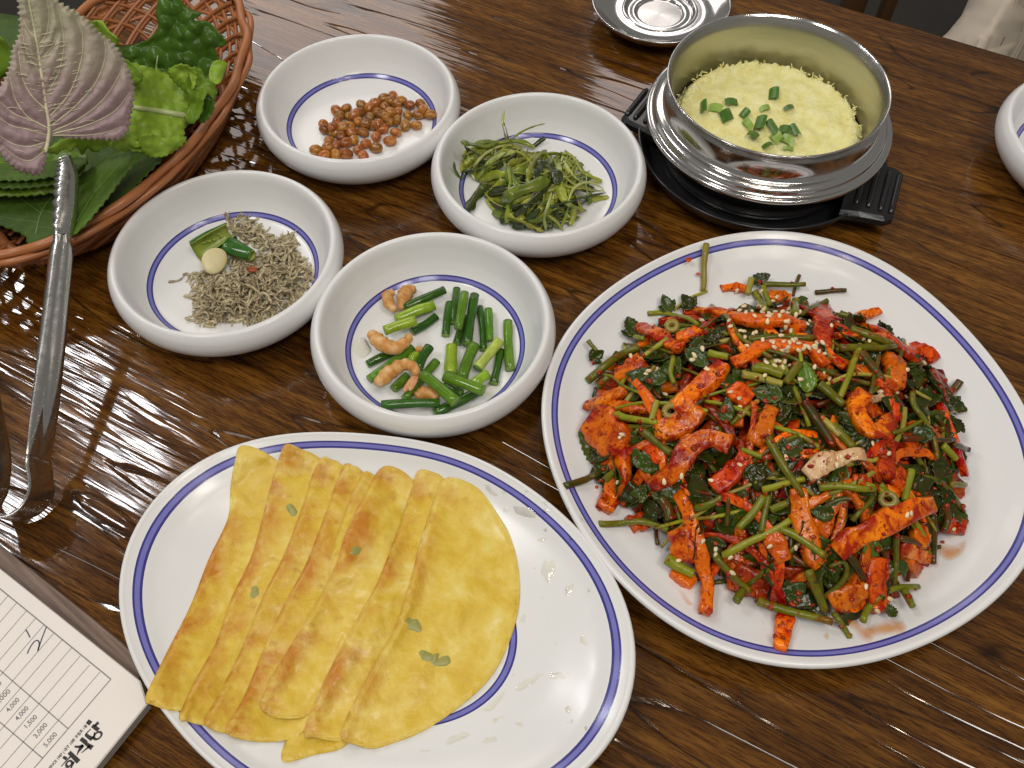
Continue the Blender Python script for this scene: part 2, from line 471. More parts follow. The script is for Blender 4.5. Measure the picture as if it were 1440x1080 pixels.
for sgn, A, B in ((1, (.0824, -.0302), (.0654, -.0714)), (-1, (-.0874, .0184), (-.0685, .0495))):
    A = np.array(A); B = np.array(B); mid = (A + B) / 2; out = np.array([(B - A)[1], -(B - A)[0]]); out /= np.linalg.norm(out)
    if out @ mid < 0: out = -out
    tdir = (B - A) / np.linalg.norm(B - A); L = np.linalg.norm(B - A)
    root = mid - out * .030
    def P3(u, w, z): q = root + out * u + tdir * w; return (PC[0] + q[0], PC[1] + q[1], z)
    Vs = []; Fs = []
    # shaped handle slab with bevelled outline
    outl = [(0, -L * .62), (.012, -L * .56), (.026, -L * .52), (.0300, -L * .44), (.0300, L * .44), (.026, L * .52), (.012, L * .56), (0, L * .62)]
    for ins, z in ((.0025, .0105), (0, .0125), (0, .0165), (.0022, .0185)):
        for (u, w) in outl: Vs.append(P3(u - ins * (u > .01), w * (1 - ins / L * 1.6), z))
    m = len(outl)
    for i in range(3):
        for q in range(m): Fs.append((i * m + q, i * m + (q + 1) % m, (i + 1) * m + (q + 1) % m, (i + 1) * m + q))
    Fs.append(tuple(range(3 * m, 4 * m))); Fs.append(tuple(range(m - 1, -1, -1)))
    h = mobj('handle', Vs, Fs, MAT['black'], tray, smooth=False)
    for u in (.0075, .0145, .0215, .0275):
        V, F, _ = sweep([P3(u, w, .0188) for w in np.linspace(-L * .40, L * .40, 9)], .0019, .0017, 8)
        mobj('grip_rib', V, F, MAT['black'], h)

# steel lid lying at the far side
DC = (.1078, .588)
lid = empty('steel_dish', (*DC, 0), 'shallow stainless steel dish with stepped rings at the far edge', 'dish')
pr = dense([(.0005, .0010), (.020, .0010), (.030, .0022), (.040, .0062), (.0465, .0120), (.0492, .0160), (.0494, .0172), (.0486, .0174), (.0470, .0160), (.0400, .0118), (.0330, .0100), (.0275, .0098)], 5)
V, F, I = revolve(pr, 96, DC); mobj('dish_rim', V, F, MAT['steel'], lid)
pr = dense([(.0275, .0098), (.0262, .0105), (.0250, .0100), (.0242, .0080), (.0225, .0074), (.0185, .0076), (.0172, .0070), (.0165, .0060), (.0155, .0058)], 4)
V, F, I = revolve(pr, 96, DC); mobj('stepped_ring', V, F, MAT['steel'], lid)
V, F, I = revolve([(.0155, .0058), (.010, .00585), (.005, .0059), (.0003, .0059)], 96, DC); mobj('centre_disc', V, F, MAT['spun'], lid)

# ------------------------------------------------------------------ order pad on a wood-grain board
t = NT('order_paper'); v = t.coords(); t.set(t.mix(t.noise(v, 60, 3), (.86, .80, .735), (.81, .755, .69)), .55); t.bump(t.noise(v, 500, 2), .05, .0003); MAT['paper'] = t.m
t = NT('paper_edges'); v = t.coords((1, 1, 30)); t.set(t.mix(t.noise(v, 120, 3), (.45, .42, .38), (.22, .20, .18)), .7); MAT['paperedge'] = t.m
t = NT('grey_wood_board'); v = t.coords((1, 1, 1), (0, 0, R_(38.5)))
m = t.n('ShaderNodeMapping'); m.inputs['Scale'].default_value = (2, 45, 1); t.l(v, m.inputs[0])
t.set(t.ramp(t.noise(m.outputs[0], 12, 5, .7), [(.3, (.075, .042, .026)), (.5, (.17, .105, .07)), (.72, (.25, .17, .12))]), .42); MAT['board'] = t.m
t = NT('grey_print_ink'); v = t.coords(); t.set(t.mix(t.noise(v, 900, 2), (.16, .15, .145), (.30, .28, .27)), .6); MAT['ink'] = t.m
t = NT('black_print_ink'); v = t.coords(); t.set(t.mix(t.noise(v, 900, 2), (.012, .011, .011), (.03, .027, .026)), .6); MAT['inkb'] = t.m
t = NT('pen_ink'); v = t.coords(); t.set(t.mix(t.noise(v, 900, 2), (.05, .045, .09), (.11, .10, .17)), .5); MAT['pen'] = t.m
ZP = .0095
pad = empty('order_pad', (*U(60, 1000, 0)[:2], 0), 'printed order pad on a wood-grain board, with prices and a pen mark', 'order pad')
def prism(pxs, z1, z0, name, mats, parent, bev=.0006):
    P = Uv(pxs, z1); c = P.mean(0); n = len(P); V = []
    for ins, z in ((bev, z1), (0, z1 - bev), (0, z0)):
        for p in P:
            d = (c - p)[:2]; d = d / np.linalg.norm(d) * ins; V.append((p[0] + d[0], p[1] + d[1], z))
    F = [tuple(range(n))[::-1], tuple(range(2 * n, 3 * n))]; I = [0, 1]
    for i in range(2):
        for q in range(n): F.append((i * n + q, (i + 1) * n + q, (i + 1) * n + (q + 1) % n, i * n + (q + 1) % n)); I.append(1 if i else 0)
    a = P[1] - P[0]; b = P[2] - P[0]
    if np.cross(a, b)[2] > 0: F[0] = F[0][::-1]
    return mobj(name, V, F, mats, parent, idx=I, smooth=False)
prism([(-90, 700), (0, 765), (173, 903.6), (206, 938), (150, 1030), (-60, 1270), (-90, 1300)], .0035, .0003, 'board', [MAT['board'], MAT['board']], pad)
prism([(-100, 727), (0, 799), (197, 957), (207, 990), (135, 1079), (-40, 1300), (-260, 1200)], ZP, .0038, 'paper_stack', [MAT['paper'], MAT['paperedge']], pad)
def ink_lines(name, lines, w, mat, parent, z=ZP + .00012):
    V = []; F = []
    for ln in lines:
        ww = ln[2] if len(ln) > 2 and np.isscalar(ln[2]) else w
        P = Uv(np.array(ln[:2] if np.isscalar(ln[-1]) else ln, float), z)
        T = np.gradient(P, axis=0); T /= np.linalg.norm(T, axis=1)[:, None]; S = np.stack([-T[:, 1], T[:, 0], 0 * T[:, 0]], 1) * (ww / 2)
        b = len(V)
        for p, s in zip(P, S): V += [p + s, p - s]
        for i in range(len(P) - 1): F.append((b + 2 * i, b + 2 * i + 1, b + 2 * i + 3, b + 2 * i + 2))
    return mobj(name, V, F, mat, parent, smooth=False)
def lerp(a, b, t): return (a[0] + (b[0] - a[0]) * t, a[1] + (b[1] - a[1]) * t)
A0, A1 = (-60, 779), (155.8, 955)
ink_lines('table_frame', [[A0, A1, .0005], [A1, (-40, 1182), .0004]], .0005, MAT['ink'], pad)
B0, B1 = (-60, 891), (95.5, 1024.5); C0, C1 = (-60, 965), (59.5, 1066)
ink_lines('ruled_column', [[B0, B1], [C0, C1]], .0004, MAT['ink'], pad)
rows = []
for x, y in ((140.5, 945), (126, 935), (113, 922), (100.5, 911), (88, 899), (75, 891), (62, 878.5), (49.7, 869.7), (37, 859), (23, 848), (11, 838)):
    rows.append([(x, y), (x - 196, y + 227)])
ink_lines('ruled_row', rows, .00025, MAT['ink'], pad)
pk = lambda pts, ox, oy, s: [(ox + a / s, oy + b / s) for a, b in pts]
ink_lines('pen_mark', [list(map(tuple, spline(pk([(245, 712), (265, 745), (284, 785)], 0, 780, 6.75), 8))),
                       list(map(tuple, spline(pk([(258, 940), (285, 880), (325, 825), (360, 815), (372, 850), (358, 915)], 0, 780, 6.75), 20))),
                       list(map(tuple, spline(pk([(358, 915), (395, 800), (440, 685)], 0, 780, 6.75), 8)))], .00055, MAT['pen'], pad)
# brush-lettered shop name
def brush(strokes):
    V = []; F = []
    for pts, w in strokes:
        P = Uv(pk(pts, 0, 940, 7.7125), ZP + .00014); n = max(8, 6 * len(P)); P = spline(P, n)
        ws = np.interp(np.linspace(0, 1, n), np.linspace(0, 1, len(w)), w) / 7.7125 * .000345
        T = np.gradient(P, axis=0); T /= np.linalg.norm(T, axis=1)[:, None]; S = np.stack([-T[:, 1], T[:, 0], 0 * T[:, 0]], 1)
        b = len(V)
        for p, s, q in zip(P, S, ws): V += [p + s * q / 2, p - s * q / 2]
        for i in range(n - 1): F.append((b + 2 * i, b + 2 * i + 1, b + 2 * i + 3, b + 2 * i + 2))
    return V, F
def ell(cx, cy, rx, ry, rot):
    a = np.linspace(0, 2 * math.pi, 17); c, s = math.cos(rot), math.sin(rot)
    return [(cx + rx * math.cos(q) * c - ry * math.sin(q) * s, cy + rx * math.cos(q) * s + ry * math.sin(q) * c) for q in a]
ST = [([(985, 655), (950, 690), (922, 722)], [8, 14]), ([(928, 718), (965, 745), (1000, 765)], [26, 40]), ([(996, 768), (1015, 735), (1028, 690)], [18, 12]),
      ([(1000, 618), (1035, 645), (1068, 668)], [34, 36]), ([(1030, 628), (1050, 600), (1070, 588)], [24, 30]),
      (ell(1060, 728, 48, 31, -.75), [22, 14, 24, 14, 22]),
      ([(905, 832), (870, 872), (848, 905), (836, 938)], [26, 30, 16, 6]), ([(808, 845), (850, 850), (900, 838)], [16, 22, 30]),
      ([(876, 760), (905, 783), (936, 808)], [34, 38]), ([(930, 812), (965, 838), (1000, 862)], [26, 44]), ([(975, 838), (925, 880), (882, 916)], [26, 12, 6]),
      ([(684, 958), (700, 968), (722, 982)], [22, 28]), ([(764, 955), (710, 1010), (662, 1062)], [16, 10, 8]), (ell(748, 1032, 36, 25, -.75), [20, 14, 22, 14, 20]),
      ([(748, 908), (800, 960), (852, 1012)], [34, 42]), ([(800, 1010), (782, 1050), (765, 1090)], [22, 12]), ([(700, 1090), (760, 1096), (800, 1120)], [24, 30])]
V, F = brush(ST); mobj('shop_name_print', V, F, MAT['inkb'], pad, smooth=False)
def text(name, body, p0, p1, hpx, mat, bold=0.0):
    """flat printed text; p0 baseline start, p1 a point along the baseline (photo pixels)"""
    c = bpy.data.curves.new(name, 'FONT'); c.body = body; c.size = 1; c.resolution_u = 3; c.offset = bold
    tmp = bpy.data.objects.new(name, c); COL.objects.link(tmp)
    dg = bpy.context.evaluated_depsgraph_get(); dg.update()
    me = bpy.data.meshes.new_from_object(tmp.evaluated_get(dg))
    V = np.array([tuple(q.co) for q in me.vertices]); F = [tuple(q.vertices) for q in me.polygons]
    bpy.data.objects.remove(tmp)
    a = U(*p0, ZP + .00013); b = U(*p1, ZP + .00013); L = np.linalg.norm(b - a); x = (b - a) / L; y = np.array([-x[1], x[0], 0])
    if len(V) == 0: return
    w = V[:, 0].max() - V[:, 0].min(); sx = L / w; sy = hpx * .000345 / max(V[:, 1].max(), .3)
    W = a + np.outer((V[:, 0] - V[:, 0].min()) * sx, x) + np.outer(V[:, 1] * sy, y)
    mobj(name, W, F, mat, pad, smooth=False)
q = lambda x, y: (x / 7.7125, 940 + y / 7.7125)
for s, a, b in (('5,000', (500, 858), (624, 715)), ('3,000', (392, 760), (518, 612)), ('1,500', (292, 650), (408, 530)), ('4,000', (190, 570), (314, 432)),
                ('4,000', (92, 478), (216, 340)), ('12,000', (-55, 425), (118, 250)), ('10,000', (-150, 335), (22, 160))):
    text('price_print', s, q(*a), q(*b), 6.3, MAT['ink'], .012)
text('small_print', 'SINCE 1987 | 대구 10味 무침회 1등', q(545, 1092), q(950, 622), 4.2, MAT['inkb'], .02)
ink_lines('small_print', [[q(945, 572), q(985, 598)]], .0018, MAT['inkb'], pad)

# ------------------------------------------------------------------ tongs
t = NT('worn_tong_steel'); v = t.coords(); t.set(t.mix(t.noise(v, 120, 4), (.62, .61, .58), (.50, .49, .46)), t.ramp(t.noise(v, 300, 4), [(.3, (.20,) * 3), (.8, (.34,) * 3)]), Metallic=1.0); MAT['tong'] = t.m
LE = [((-58,470),.062),((-50,540),.050),((-44,610),.036),((-42,650),.030),((-46,690),.027),((-36,716),.026),((0,727),.025),((24,717),.025),((37,697),.0255),((40,675),.026),((36,652),.027),((38,625),.030),((45,560),.036),((55,480),.044),((63,415),.054),((70,355),.064),((75,338),.067),((76,322),.069),((79,270),.080),((82,240),.088),((85,222),.094)]
RE = [((-14,470),.048),((-4,540),.034),((10,612),.019),((15,650),.014),((11,690),.008),((2,715),.004),((24,731),.0025),((52,724),.0025),((69,708),.003),((76,690),.005),((73,664),.008),((71,640),.013),((80,590),.020),((91,490),.031),((97,420),.042),((102,360),.052),((99,338),.056),((106,318),.058),((109,275),.068),((108,244),.077),((92,224),.086)]
tz = lambda z: z if z < .03 else .03 + (z - .03) * .55
LW = np.array([U(*p, tz(z)) for p, z in LE]); RW = np.array([U(*p, tz(z)) for p, z in RE])
mark = np.linspace(0, len(LE) - 1, 121)
LW = spline(LW, 121); RW = spline(RW, 121)
tongs = empty('tongs', (*U(30, 705, 0)[:2], .0), 'stainless steel serving tongs with a saw-toothed jaw leaning on the basket', 'tongs')
def tong_part(name, i0, i1, bulge, fl=True, teeth=False):
    V = []; F = []; n = 13; rows_ = range(i0, i1 + 1)
    for i in rows_:
        L, Rr = LW[i], RW[i]; T = LW[min(i + 1, 120)] - LW[max(i - 1, 0)] + RW[min(i + 1, 120)] - RW[max(i - 1, 0)]; T /= np.linalg.norm(T)
        W = Rr - L; w = np.linalg.norm(W); Nn = np.cross(T, W / w)
        if Nn @ (CAM - L) < 0: Nn = -Nn
        u = mark[i]; b = float(np.interp(u, [2, 4, 5, 9.5, 11.0, 15, 16, 16.9, 17.4, 20], bulge if not np.isscalar(bulge) else [bulge] * 10))
        for k in range(n):
            s = k / (n - 1)
            prof = math.sin(math.pi * s) ** .55
            groove = -.30 * math.exp(-((s - .42) / .10) ** 2) * (1 if fl else 0)
            p = L + W * s + Nn * b * (prof + groove)
            if teeth and k == 0:
                ph = (u - 17.0) * 3.6; tri = abs((ph % 1) - .5) * 2; p = p - W / w * (.0018 * (1 - tri)) * (1 if 17.0 < u < 20 else 0)
            V.append(p)
    m = len(list(rows_))
    for i in range(m - 1):
        for k in range(n - 1): F.append((i * n + k, i * n + k + 1, (i + 1) * n + k + 1, (i + 1) * n + k))
    o = mobj(name, V, F, MAT['tong'], tongs)
    md = o.modifiers.new('sheet', 'SOLIDIFY'); md.thickness = .0009; md.offset = 0
    return o
bz = [.0035, .002, .0006, .0006, .0015, .0045, .0035, .003, .0042, .0042]
tong_part('arm', 0, 24, bz); tong_part('spring_bend', 24, 63, bz, False); tong_part('arm', 63, 99, bz); 
# jaw: finer rows for the teeth
LW2, RW2, mk2 = LW, RW, mark
s_ = np.linspace(99, 120, 100); LW = np.stack([np.interp(s_, np.arange(121), LW2[:, k]) for k in range(3)], 1); RW = np.stack([np.interp(s_, np.arange(121), RW2[:, k]) for k in range(3)], 1)
mark = np.interp(s_, np.arange(121), mk2); LW = np.vstack([LW, np.repeat(LW[-1:], 21, 0)]); RW = np.vstack([RW, np.repeat(RW[-1:], 21, 0)])
tong_part('toothed_jaw', 0, 99, bz, False, True)

# ------------------------------------------------------------------ basket
t = NT('terracotta_plastic'); v = t.coords(); t.set(t.mix(t.noise(v, 60, 3), (.46, .175, .062), (.36, .125, .042)), .36)
t.p.inputs['Subsurface Weight'].default_value = .08; t.p.inputs['Subsurface Radius'].default_value = (.004, .002, .001); t.bump(t.noise(v, 180, 3), .1, .0008); MAT['basket'] = t.m
KC = np.array([-.2551, .4521]); KA, KB, KD, KH = .1305, .0755, R_(69.6), .0350
bas = empty('basket', (*KC, 0), 'oval woven terracotta plastic basket of salad leaves, half out of the photo', 'basket')
def kpt(a, t_, dr=0.0, dz=0.0):  # point of the wall at angle a and height fraction t_
    k = .70 + .30 * np.asarray(t_, float) ** .62
    x, y = (KA * k + dr) * np.cos(a), (KB * k + dr) * np.sin(a)
    c, s = math.cos(KD), math.sin(KD)
    return np.stack([KC[0] + x * c - y * s, KC[1] + x * s + y * c, .002 + KH * np.asarray(t_, float) + dz + 0 * a], -1)
nst = 30
for hand in (1, -1):
    for k in range(nst):
        th0 = k * 2 * math.pi / nst
        s_ = np.linspace(0, 1, 12)
        P = kpt(th0 + hand * .60 * s_ ** 1.3, s_, hand * .0006)
        ups = P - np.array([*KC, 0]); ups[:, 2] = .02; ups /= np.linalg.norm(ups, axis=1)[:, None]
        T = np.gradient(P, axis=0); T /= np.linalg.norm(T, axis=1)[:, None]; S = np.cross(T, ups)
        Vs = []; Fs = []
        for sd in (-1, 1):
            V, F, _ = sweep(P + S * sd * .0016, .0016, .0012, 6, ups, caps=False, roundend=False); b = len(Vs); Vs += list(V); Fs += [tuple(i + b for i in f) for f in F]
        mobj('strand', Vs, Fs, MAT['basket'], bas)
a = np.linspace(0, 2 * math.pi, 241)
for dr, dz, rr, ph in ((0, 0, .0028, 0), (.0026, -.0034, .0020, math.pi)):
    P = kpt(a, 1.0 + 0 * a, dr + .0016 * np.cos(15 * a + ph), .0028 + dz + .0013 * np.cos(15 * a + ph))
    V, F, _ = sweep(P, rr, rr, 8, caps=False, roundend=False); mobj('rim', V, F, MAT['basket'], bas)
for zz, rr in ((.84, .0022), (.62, .0018), (.02, .0032)):
    V, F, _ = sweep(kpt(a, zz + 0 * a, .0012), rr, rr * .8, 7, caps=False, roundend=False); mobj('hoop', V, F, MAT['basket'], bas)
for k in range(1, 12):
    for ax in (0, 1):
        f = -1 + k / 6; g = math.sqrt(max(1 - f * f, .01)) * .70; f *= .70
        c, s = math.cos(KD), math.sin(KD); P = []
        for sg in (-1, 1):
            x, y = (KA * f, KB * g * sg) if ax else (KA * g * sg, KB * f)
            P.append((KC[0] + x * c - y * s, KC[1] + x * s + y * c, .0022 + ax * .0012))
        V, F, _ = sweep(spline(np.array(P), 3), .0021, .0011, 6); mobj('base_slat', V, F, MAT['basket'], bas)

# ------------------------------------------------------------------ salad leaves
def leafmat(name, a, b, rough, bsc, bst, vein=None, sc=90, hue=.0):
    return food(name, [(.3, a), (.7, b)], sc, rough, bsc, bst, .001, .12, hue, fine=400, spec=.22)
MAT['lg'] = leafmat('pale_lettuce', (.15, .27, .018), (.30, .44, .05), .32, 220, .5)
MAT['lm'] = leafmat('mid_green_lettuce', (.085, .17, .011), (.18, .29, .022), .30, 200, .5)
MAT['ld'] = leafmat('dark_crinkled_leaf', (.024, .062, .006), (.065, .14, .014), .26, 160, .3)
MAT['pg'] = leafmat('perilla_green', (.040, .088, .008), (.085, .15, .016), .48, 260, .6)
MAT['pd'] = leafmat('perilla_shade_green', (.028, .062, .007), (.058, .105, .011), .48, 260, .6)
MAT['rib'] = food('pale_rib', [(.3, (.42, .50, .20)), (.7, (.55, .60, .30))], 80, .35, 150, .2)
t = NT('perilla_underside'); v = t.coords()
at = t.n('ShaderNodeAttribute', attribute_name='purple')
c1 = t.mix(t.noise(v, 60, 4), (.38, .35, .24), (.50, .46, .33)); c2 = t.mix(t.noise(v, 70, 4), (.30, .20, .215), (.43, .31, .32))
t.set(t.mix(at.outputs['Fac'], c1, c2), .5); wv = t.noise(v, 170, 4, .6); t.bump(wv, .7, .0016); MAT['purple'] = t.m
MAT['vein'] = food('pale_vein', [(.3, (.62, .60, .38)), (.7, (.72, .68, .48))], 80, .45)
MAT['veing'] = food('green_vein', [(.3, (.08, .17, .03)), (.7, (.13, .24, .05))], 80, .45)
MAT['stemy'] = food('yellow_green_stem', [(.3, (.32, .40, .05)), (.7, (.42, .48, .09))], 80, .35)

def leaf(name, poly, zc, mat, label, cat='leaf', group='salad leaves in the basket', step=4.0, bub=0.0, bsc=160., curl=0.0, wave=0.0, wsc=35., serr=0.0, veins=(), vmat=None, seed=0., attr=None, vr=.0006, smoothb=True, ribw=None, quilt=0.0):
    """poly in photo pixels; zc(x, y) gives the height of the leaf surface"""
    v, F, d = fill(poly, step, smoothb, serr)
    z = np.array([zc(x, y) for x, y in v]) - LDROP; W = Uv(v, z)
    nrm = (CAM - W); nrm /= np.linalg.norm(nrm, axis=1)[:, None]
    h = np.zeros(len(v))
    if quilt and len(veins):
        dv_ = np.full(len(v), 1e9)
        for pts, w0, w1 in veins:
            for q in spline(np.array(pts, float), 40): dv_ = np.minimum(dv_, np.hypot(v[:, 0] - q[0], v[:, 1] - q[1]))
        h += quilt * (1 - np.exp(-(dv_ / 6.5) ** 1.5)) * np.minimum(1, d / 8)
    for i, p in enumerate(W):
        if bub:
            ds = mnoise.voronoi(Vector((p[0] * bsc + seed, p[1] * bsc, p[2] * bsc)))[0]
            h[i] += bub * (.65 - ds[0]) * min(1, d[i] / 6)
        if wave: h[i] += wave * n3(p, wsc, seed)
        if curl: h[i] += curl * max(0, 1 - d[i] / 14) ** 2 * n3(p, 110, seed + 3) * 2.2
    W = W + nrm * h[:, None]
    F = [f if np.cross(W[f[1]] - W[f[0]], W[f[2]] - W[f[0]]) @ (CAM - W[f[0]]) > 0 else f[::-1] for f in F]
    o = mobj(name, W, F, mat)
    sd = o.modifiers.new('thickness', 'SOLIDIFY'); sd.thickness = .0005; sd.offset = -1
    if attr is not None: fattr(o, 'purple', [attr(x, y) for x, y in v])
    tag(o, label, cat, group)
    for vi, (pts, w0, w1) in enumerate(veins):
        q = spline(np.array(pts, float), max(6, 5 * len(pts)))
        P = []
        for p in q:
            k = np.argsort(((v - p) ** 2).sum(1))[:4]; P.append(Uv([p], zc(*p) - LDROP)[0] + nrm[k[0]] * np.mean(h[k]))
        P = np.array(P); up = CAM - P.mean(0); up /= np.linalg.norm(up)
        Vv, Fv, _ = sweep(P + up * .0001, np.linspace(w0, w1, len(P)) * .50, np.linspace(w0, w1, len(P)) * .4, 6, up)
        mobj('midrib' if vi == 0 else 'vein', Vv, Fv, vmat or MAT['vein'], o)
    return o
LDROP = .013
def plane(p1, p2, p3):
    A = np.array([[1, p[0], p[1]] for p in (p1, p2, p3)], float); c = np.linalg.solve(A, [p1[2], p2[2], p3[2]])
    return lambda x, y: c[0] + c[1] * x + c[2] * y
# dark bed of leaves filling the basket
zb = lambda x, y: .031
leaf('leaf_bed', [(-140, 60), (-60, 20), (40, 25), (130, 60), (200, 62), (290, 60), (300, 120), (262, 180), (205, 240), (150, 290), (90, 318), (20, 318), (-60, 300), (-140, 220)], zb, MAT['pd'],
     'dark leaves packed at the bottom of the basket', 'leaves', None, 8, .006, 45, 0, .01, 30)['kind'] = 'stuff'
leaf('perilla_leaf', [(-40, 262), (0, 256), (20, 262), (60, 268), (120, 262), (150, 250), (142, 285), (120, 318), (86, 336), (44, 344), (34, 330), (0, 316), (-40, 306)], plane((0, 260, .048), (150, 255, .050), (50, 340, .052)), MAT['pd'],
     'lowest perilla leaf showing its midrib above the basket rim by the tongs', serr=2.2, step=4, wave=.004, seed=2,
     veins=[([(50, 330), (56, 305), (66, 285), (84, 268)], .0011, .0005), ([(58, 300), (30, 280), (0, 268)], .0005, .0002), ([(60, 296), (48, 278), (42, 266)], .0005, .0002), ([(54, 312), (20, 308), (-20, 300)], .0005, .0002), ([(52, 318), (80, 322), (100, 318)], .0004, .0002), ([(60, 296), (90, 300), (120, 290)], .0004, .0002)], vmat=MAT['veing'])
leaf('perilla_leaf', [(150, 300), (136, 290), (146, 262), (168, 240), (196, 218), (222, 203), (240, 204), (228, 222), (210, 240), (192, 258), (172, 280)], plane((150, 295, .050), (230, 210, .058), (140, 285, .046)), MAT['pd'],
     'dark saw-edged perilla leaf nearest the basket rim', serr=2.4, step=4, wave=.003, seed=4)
leaf('perilla_leaf', [(96, 330), (100, 290), (104, 256), (130, 236), (160, 216), (200, 205), (196, 218), (182, 236), (168, 254), (150, 278), (132, 300), (114, 320)], plane((100, 325, .058), (190, 212, .066), (104, 256, .056)), MAT['pg'],
     'broad dark green perilla leaf right of the toothed tongs jaw', serr=2.2, step=4, wave=.004, seed=5,
     veins=[([(104, 318), (130, 275), (160, 240), (192, 208)], .0007, .0003), ([(122, 288), (120, 262), (126, 244)], .0004, .0002), ([(140, 264), (142, 246), (150, 228)], .0004, .0002), ([(126, 282), (146, 278), (158, 266)], .0003, .0002)], vmat=MAT['veing'])
for i, (dy, lab) in enumerate(((22, 'lowest leaf of the perilla stack left of the tongs jaw'), (11, 'middle leaf of the perilla stack left of the tongs jaw'), (0, 'top leaf of the perilla stack left of the tongs jaw'))):
    leaf('perilla_leaf', [(-50, 205), (0, 205), (50, 208), (110, 214), (122, 226), (108, 238 + dy * .5), (80, 246 + dy), (40, 252 + dy), (0, 252 + dy), (-50, 244 + dy)], plane((0, 210, .066 - .004 * i + .008 * (2 - i) * 0), (120, 215, .064), (0, 255, .060 + .003 * i)), MAT['pg'] if i else MAT['lm'],
         lab, serr=2.4, step=4, wave=.005, wsc=50, seed=7 + i, bub=.0012, bsc=220)
leaf('lettuce_leaf', [(178, 92), (207, 95), (237, 104), (256, 120), (268, 139), (266, 163), (259, 181), (256, 194), (230, 208), (200, 212), (167, 211), (157, 200), (172, 178), (182, 150)], plane((180, 150, .082), (266, 150, .066), (220, 205, .064)), MAT['lg'],
     'bright green lettuce leaf with a pale flat rib, right of the purple leaf', curl=.0035, bub=.0035, bsc=170, wave=.004, seed=11, step=3.2,
     veins=[([(180, 150), (215, 155), (264, 163)], .0028, .0038)], vmat=MAT['rib'], serr=2.0)
leaf('lettuce_leaf', [(66, 212), (76, 204), (90, 196), (130, 192), (175, 192), (200, 204), (180, 208), (150, 206), (135, 214), (122, 208), (116, 218), (108, 206), (98, 212), (90, 208), (80, 216)], plane((70, 212, .076), (180, 200, .074), (120, 192, .082)), MAT['lg'],
     'frilly light lettuce edge peeping out below the purple leaf', curl=.004, bub=.002, seed=13, step=3.2, serr=1.6)
leaf('crinkled_leaf', [(221, 4), (229, -14), (246, -18), (256, 2), (267, 12), (283, 19), (273, 28), (289, 30), (303, 40), (317, 57), (315, 64), (303, 68), (307, 79), (306, 90), (292, 106), (268, 120), (240, 118), (222, 107), (205, 100), (178, 89), (173, 71), (196, 61), (211, 53), (222, 37), (219, 21)],
     plane((175, 80, .088), (310, 60, .090), (240, 0, .110)), MAT['ld'], 'dark green blistered leaf standing at the far side of the basket', bub=.0075, bsc=125, wave=.006, wsc=28, seed=17, step=2.6,
     veins=[([(224, 112), (220, 95), (222, 78)], .0016, .0006)], vmat=MAT['rib'])
leaf('lettuce_leaf', [(262, 118), (270, 96), (281, 97), (287, 108), (300, 117), (305, 130), (300, 139), (293, 130), (286, 140), (282, 160), (270, 174), (262, 165), (266, 140)], plane((265, 165, .072), (300, 130, .080), (275, 97, .090)), MAT['lm'],
     'ruffled lettuce tip with a small hole beside the basket wall', curl=.005, bub=.003, seed=19, step=3.0, serr=1.5)
leaf('lettuce_leaf', [(298, 90), (308, 85), (320, 89), (317, 100), (311, 114), (302, 118), (294, 108)], plane((300, 90, .086), (318, 92, .084), (302, 116, .080)), MAT['lg'], 'small yellow-green lettuce frill touching the basket wall at right', curl=.003, bub=.002, seed=21, step=3)
leaf('lettuce_leaf', [(122, 40), (128, 31), (143, 29), (153, 44), (166, 56), (160, 72), (140, 70)], plane((125, 40, .100), (160, 60, .098), (140, 72, .088)), MAT['lg'], 'bright lettuce tip peeking out behind the purple leaf', curl=.003, bub=.002, seed=23, step=3)
leaf('lettuce_leaf', [(-30, 70), (-10, 50), (2, 54), (17, 78), (11, 104), (-5, 112), (-30, 110)], plane((-20, 60, .095), (15, 80, .092), (0, 108, .080)), MAT['lm'], 'light green leaf at the far left edge of the photo', curl=.003, wave=.003, seed=25, step=4)
for poly, pl3, m, lab in (([(236, 100), (252, 92), (268, 96), (276, 108), (272, 122), (262, 128), (248, 118)], ((236, 100, .092), (276, 105, .090), (250, 126, .084)), 'lg', 'ruffled lettuce edge just above the ribbed lettuce leaf'),
        ([(196, 196), (214, 190), (236, 196), (252, 190), (262, 196), (246, 212), (226, 220), (204, 218)], ((196, 200, .074), (262, 194, .068), (225, 220, .064)), 'lg', 'curly lettuce hem hanging under the ribbed leaf'),
        ([(168, 84), (182, 88), (196, 98), (200, 112), (188, 120), (176, 112)], ((168, 84, .100), (200, 105, .096), (180, 120, .092)), 'lm', 'small curled lettuce piece between the purple and the blistered leaf'),
        ([(280, 128), (292, 132), (300, 144), (296, 160), (284, 172), (276, 160)], ((280, 128, .080), (300, 145, .074), (282, 172, .066)), 'ld', 'dark ruffled leaf tucked against the right basket wall')):
    leaf('lettuce_leaf', poly, plane(*pl3), MAT[m], lab, curl=.0055, bub=.003, bsc=190, wave=.003, seed=RNG.uniform(30, 60), step=2.4, serr=1.8)
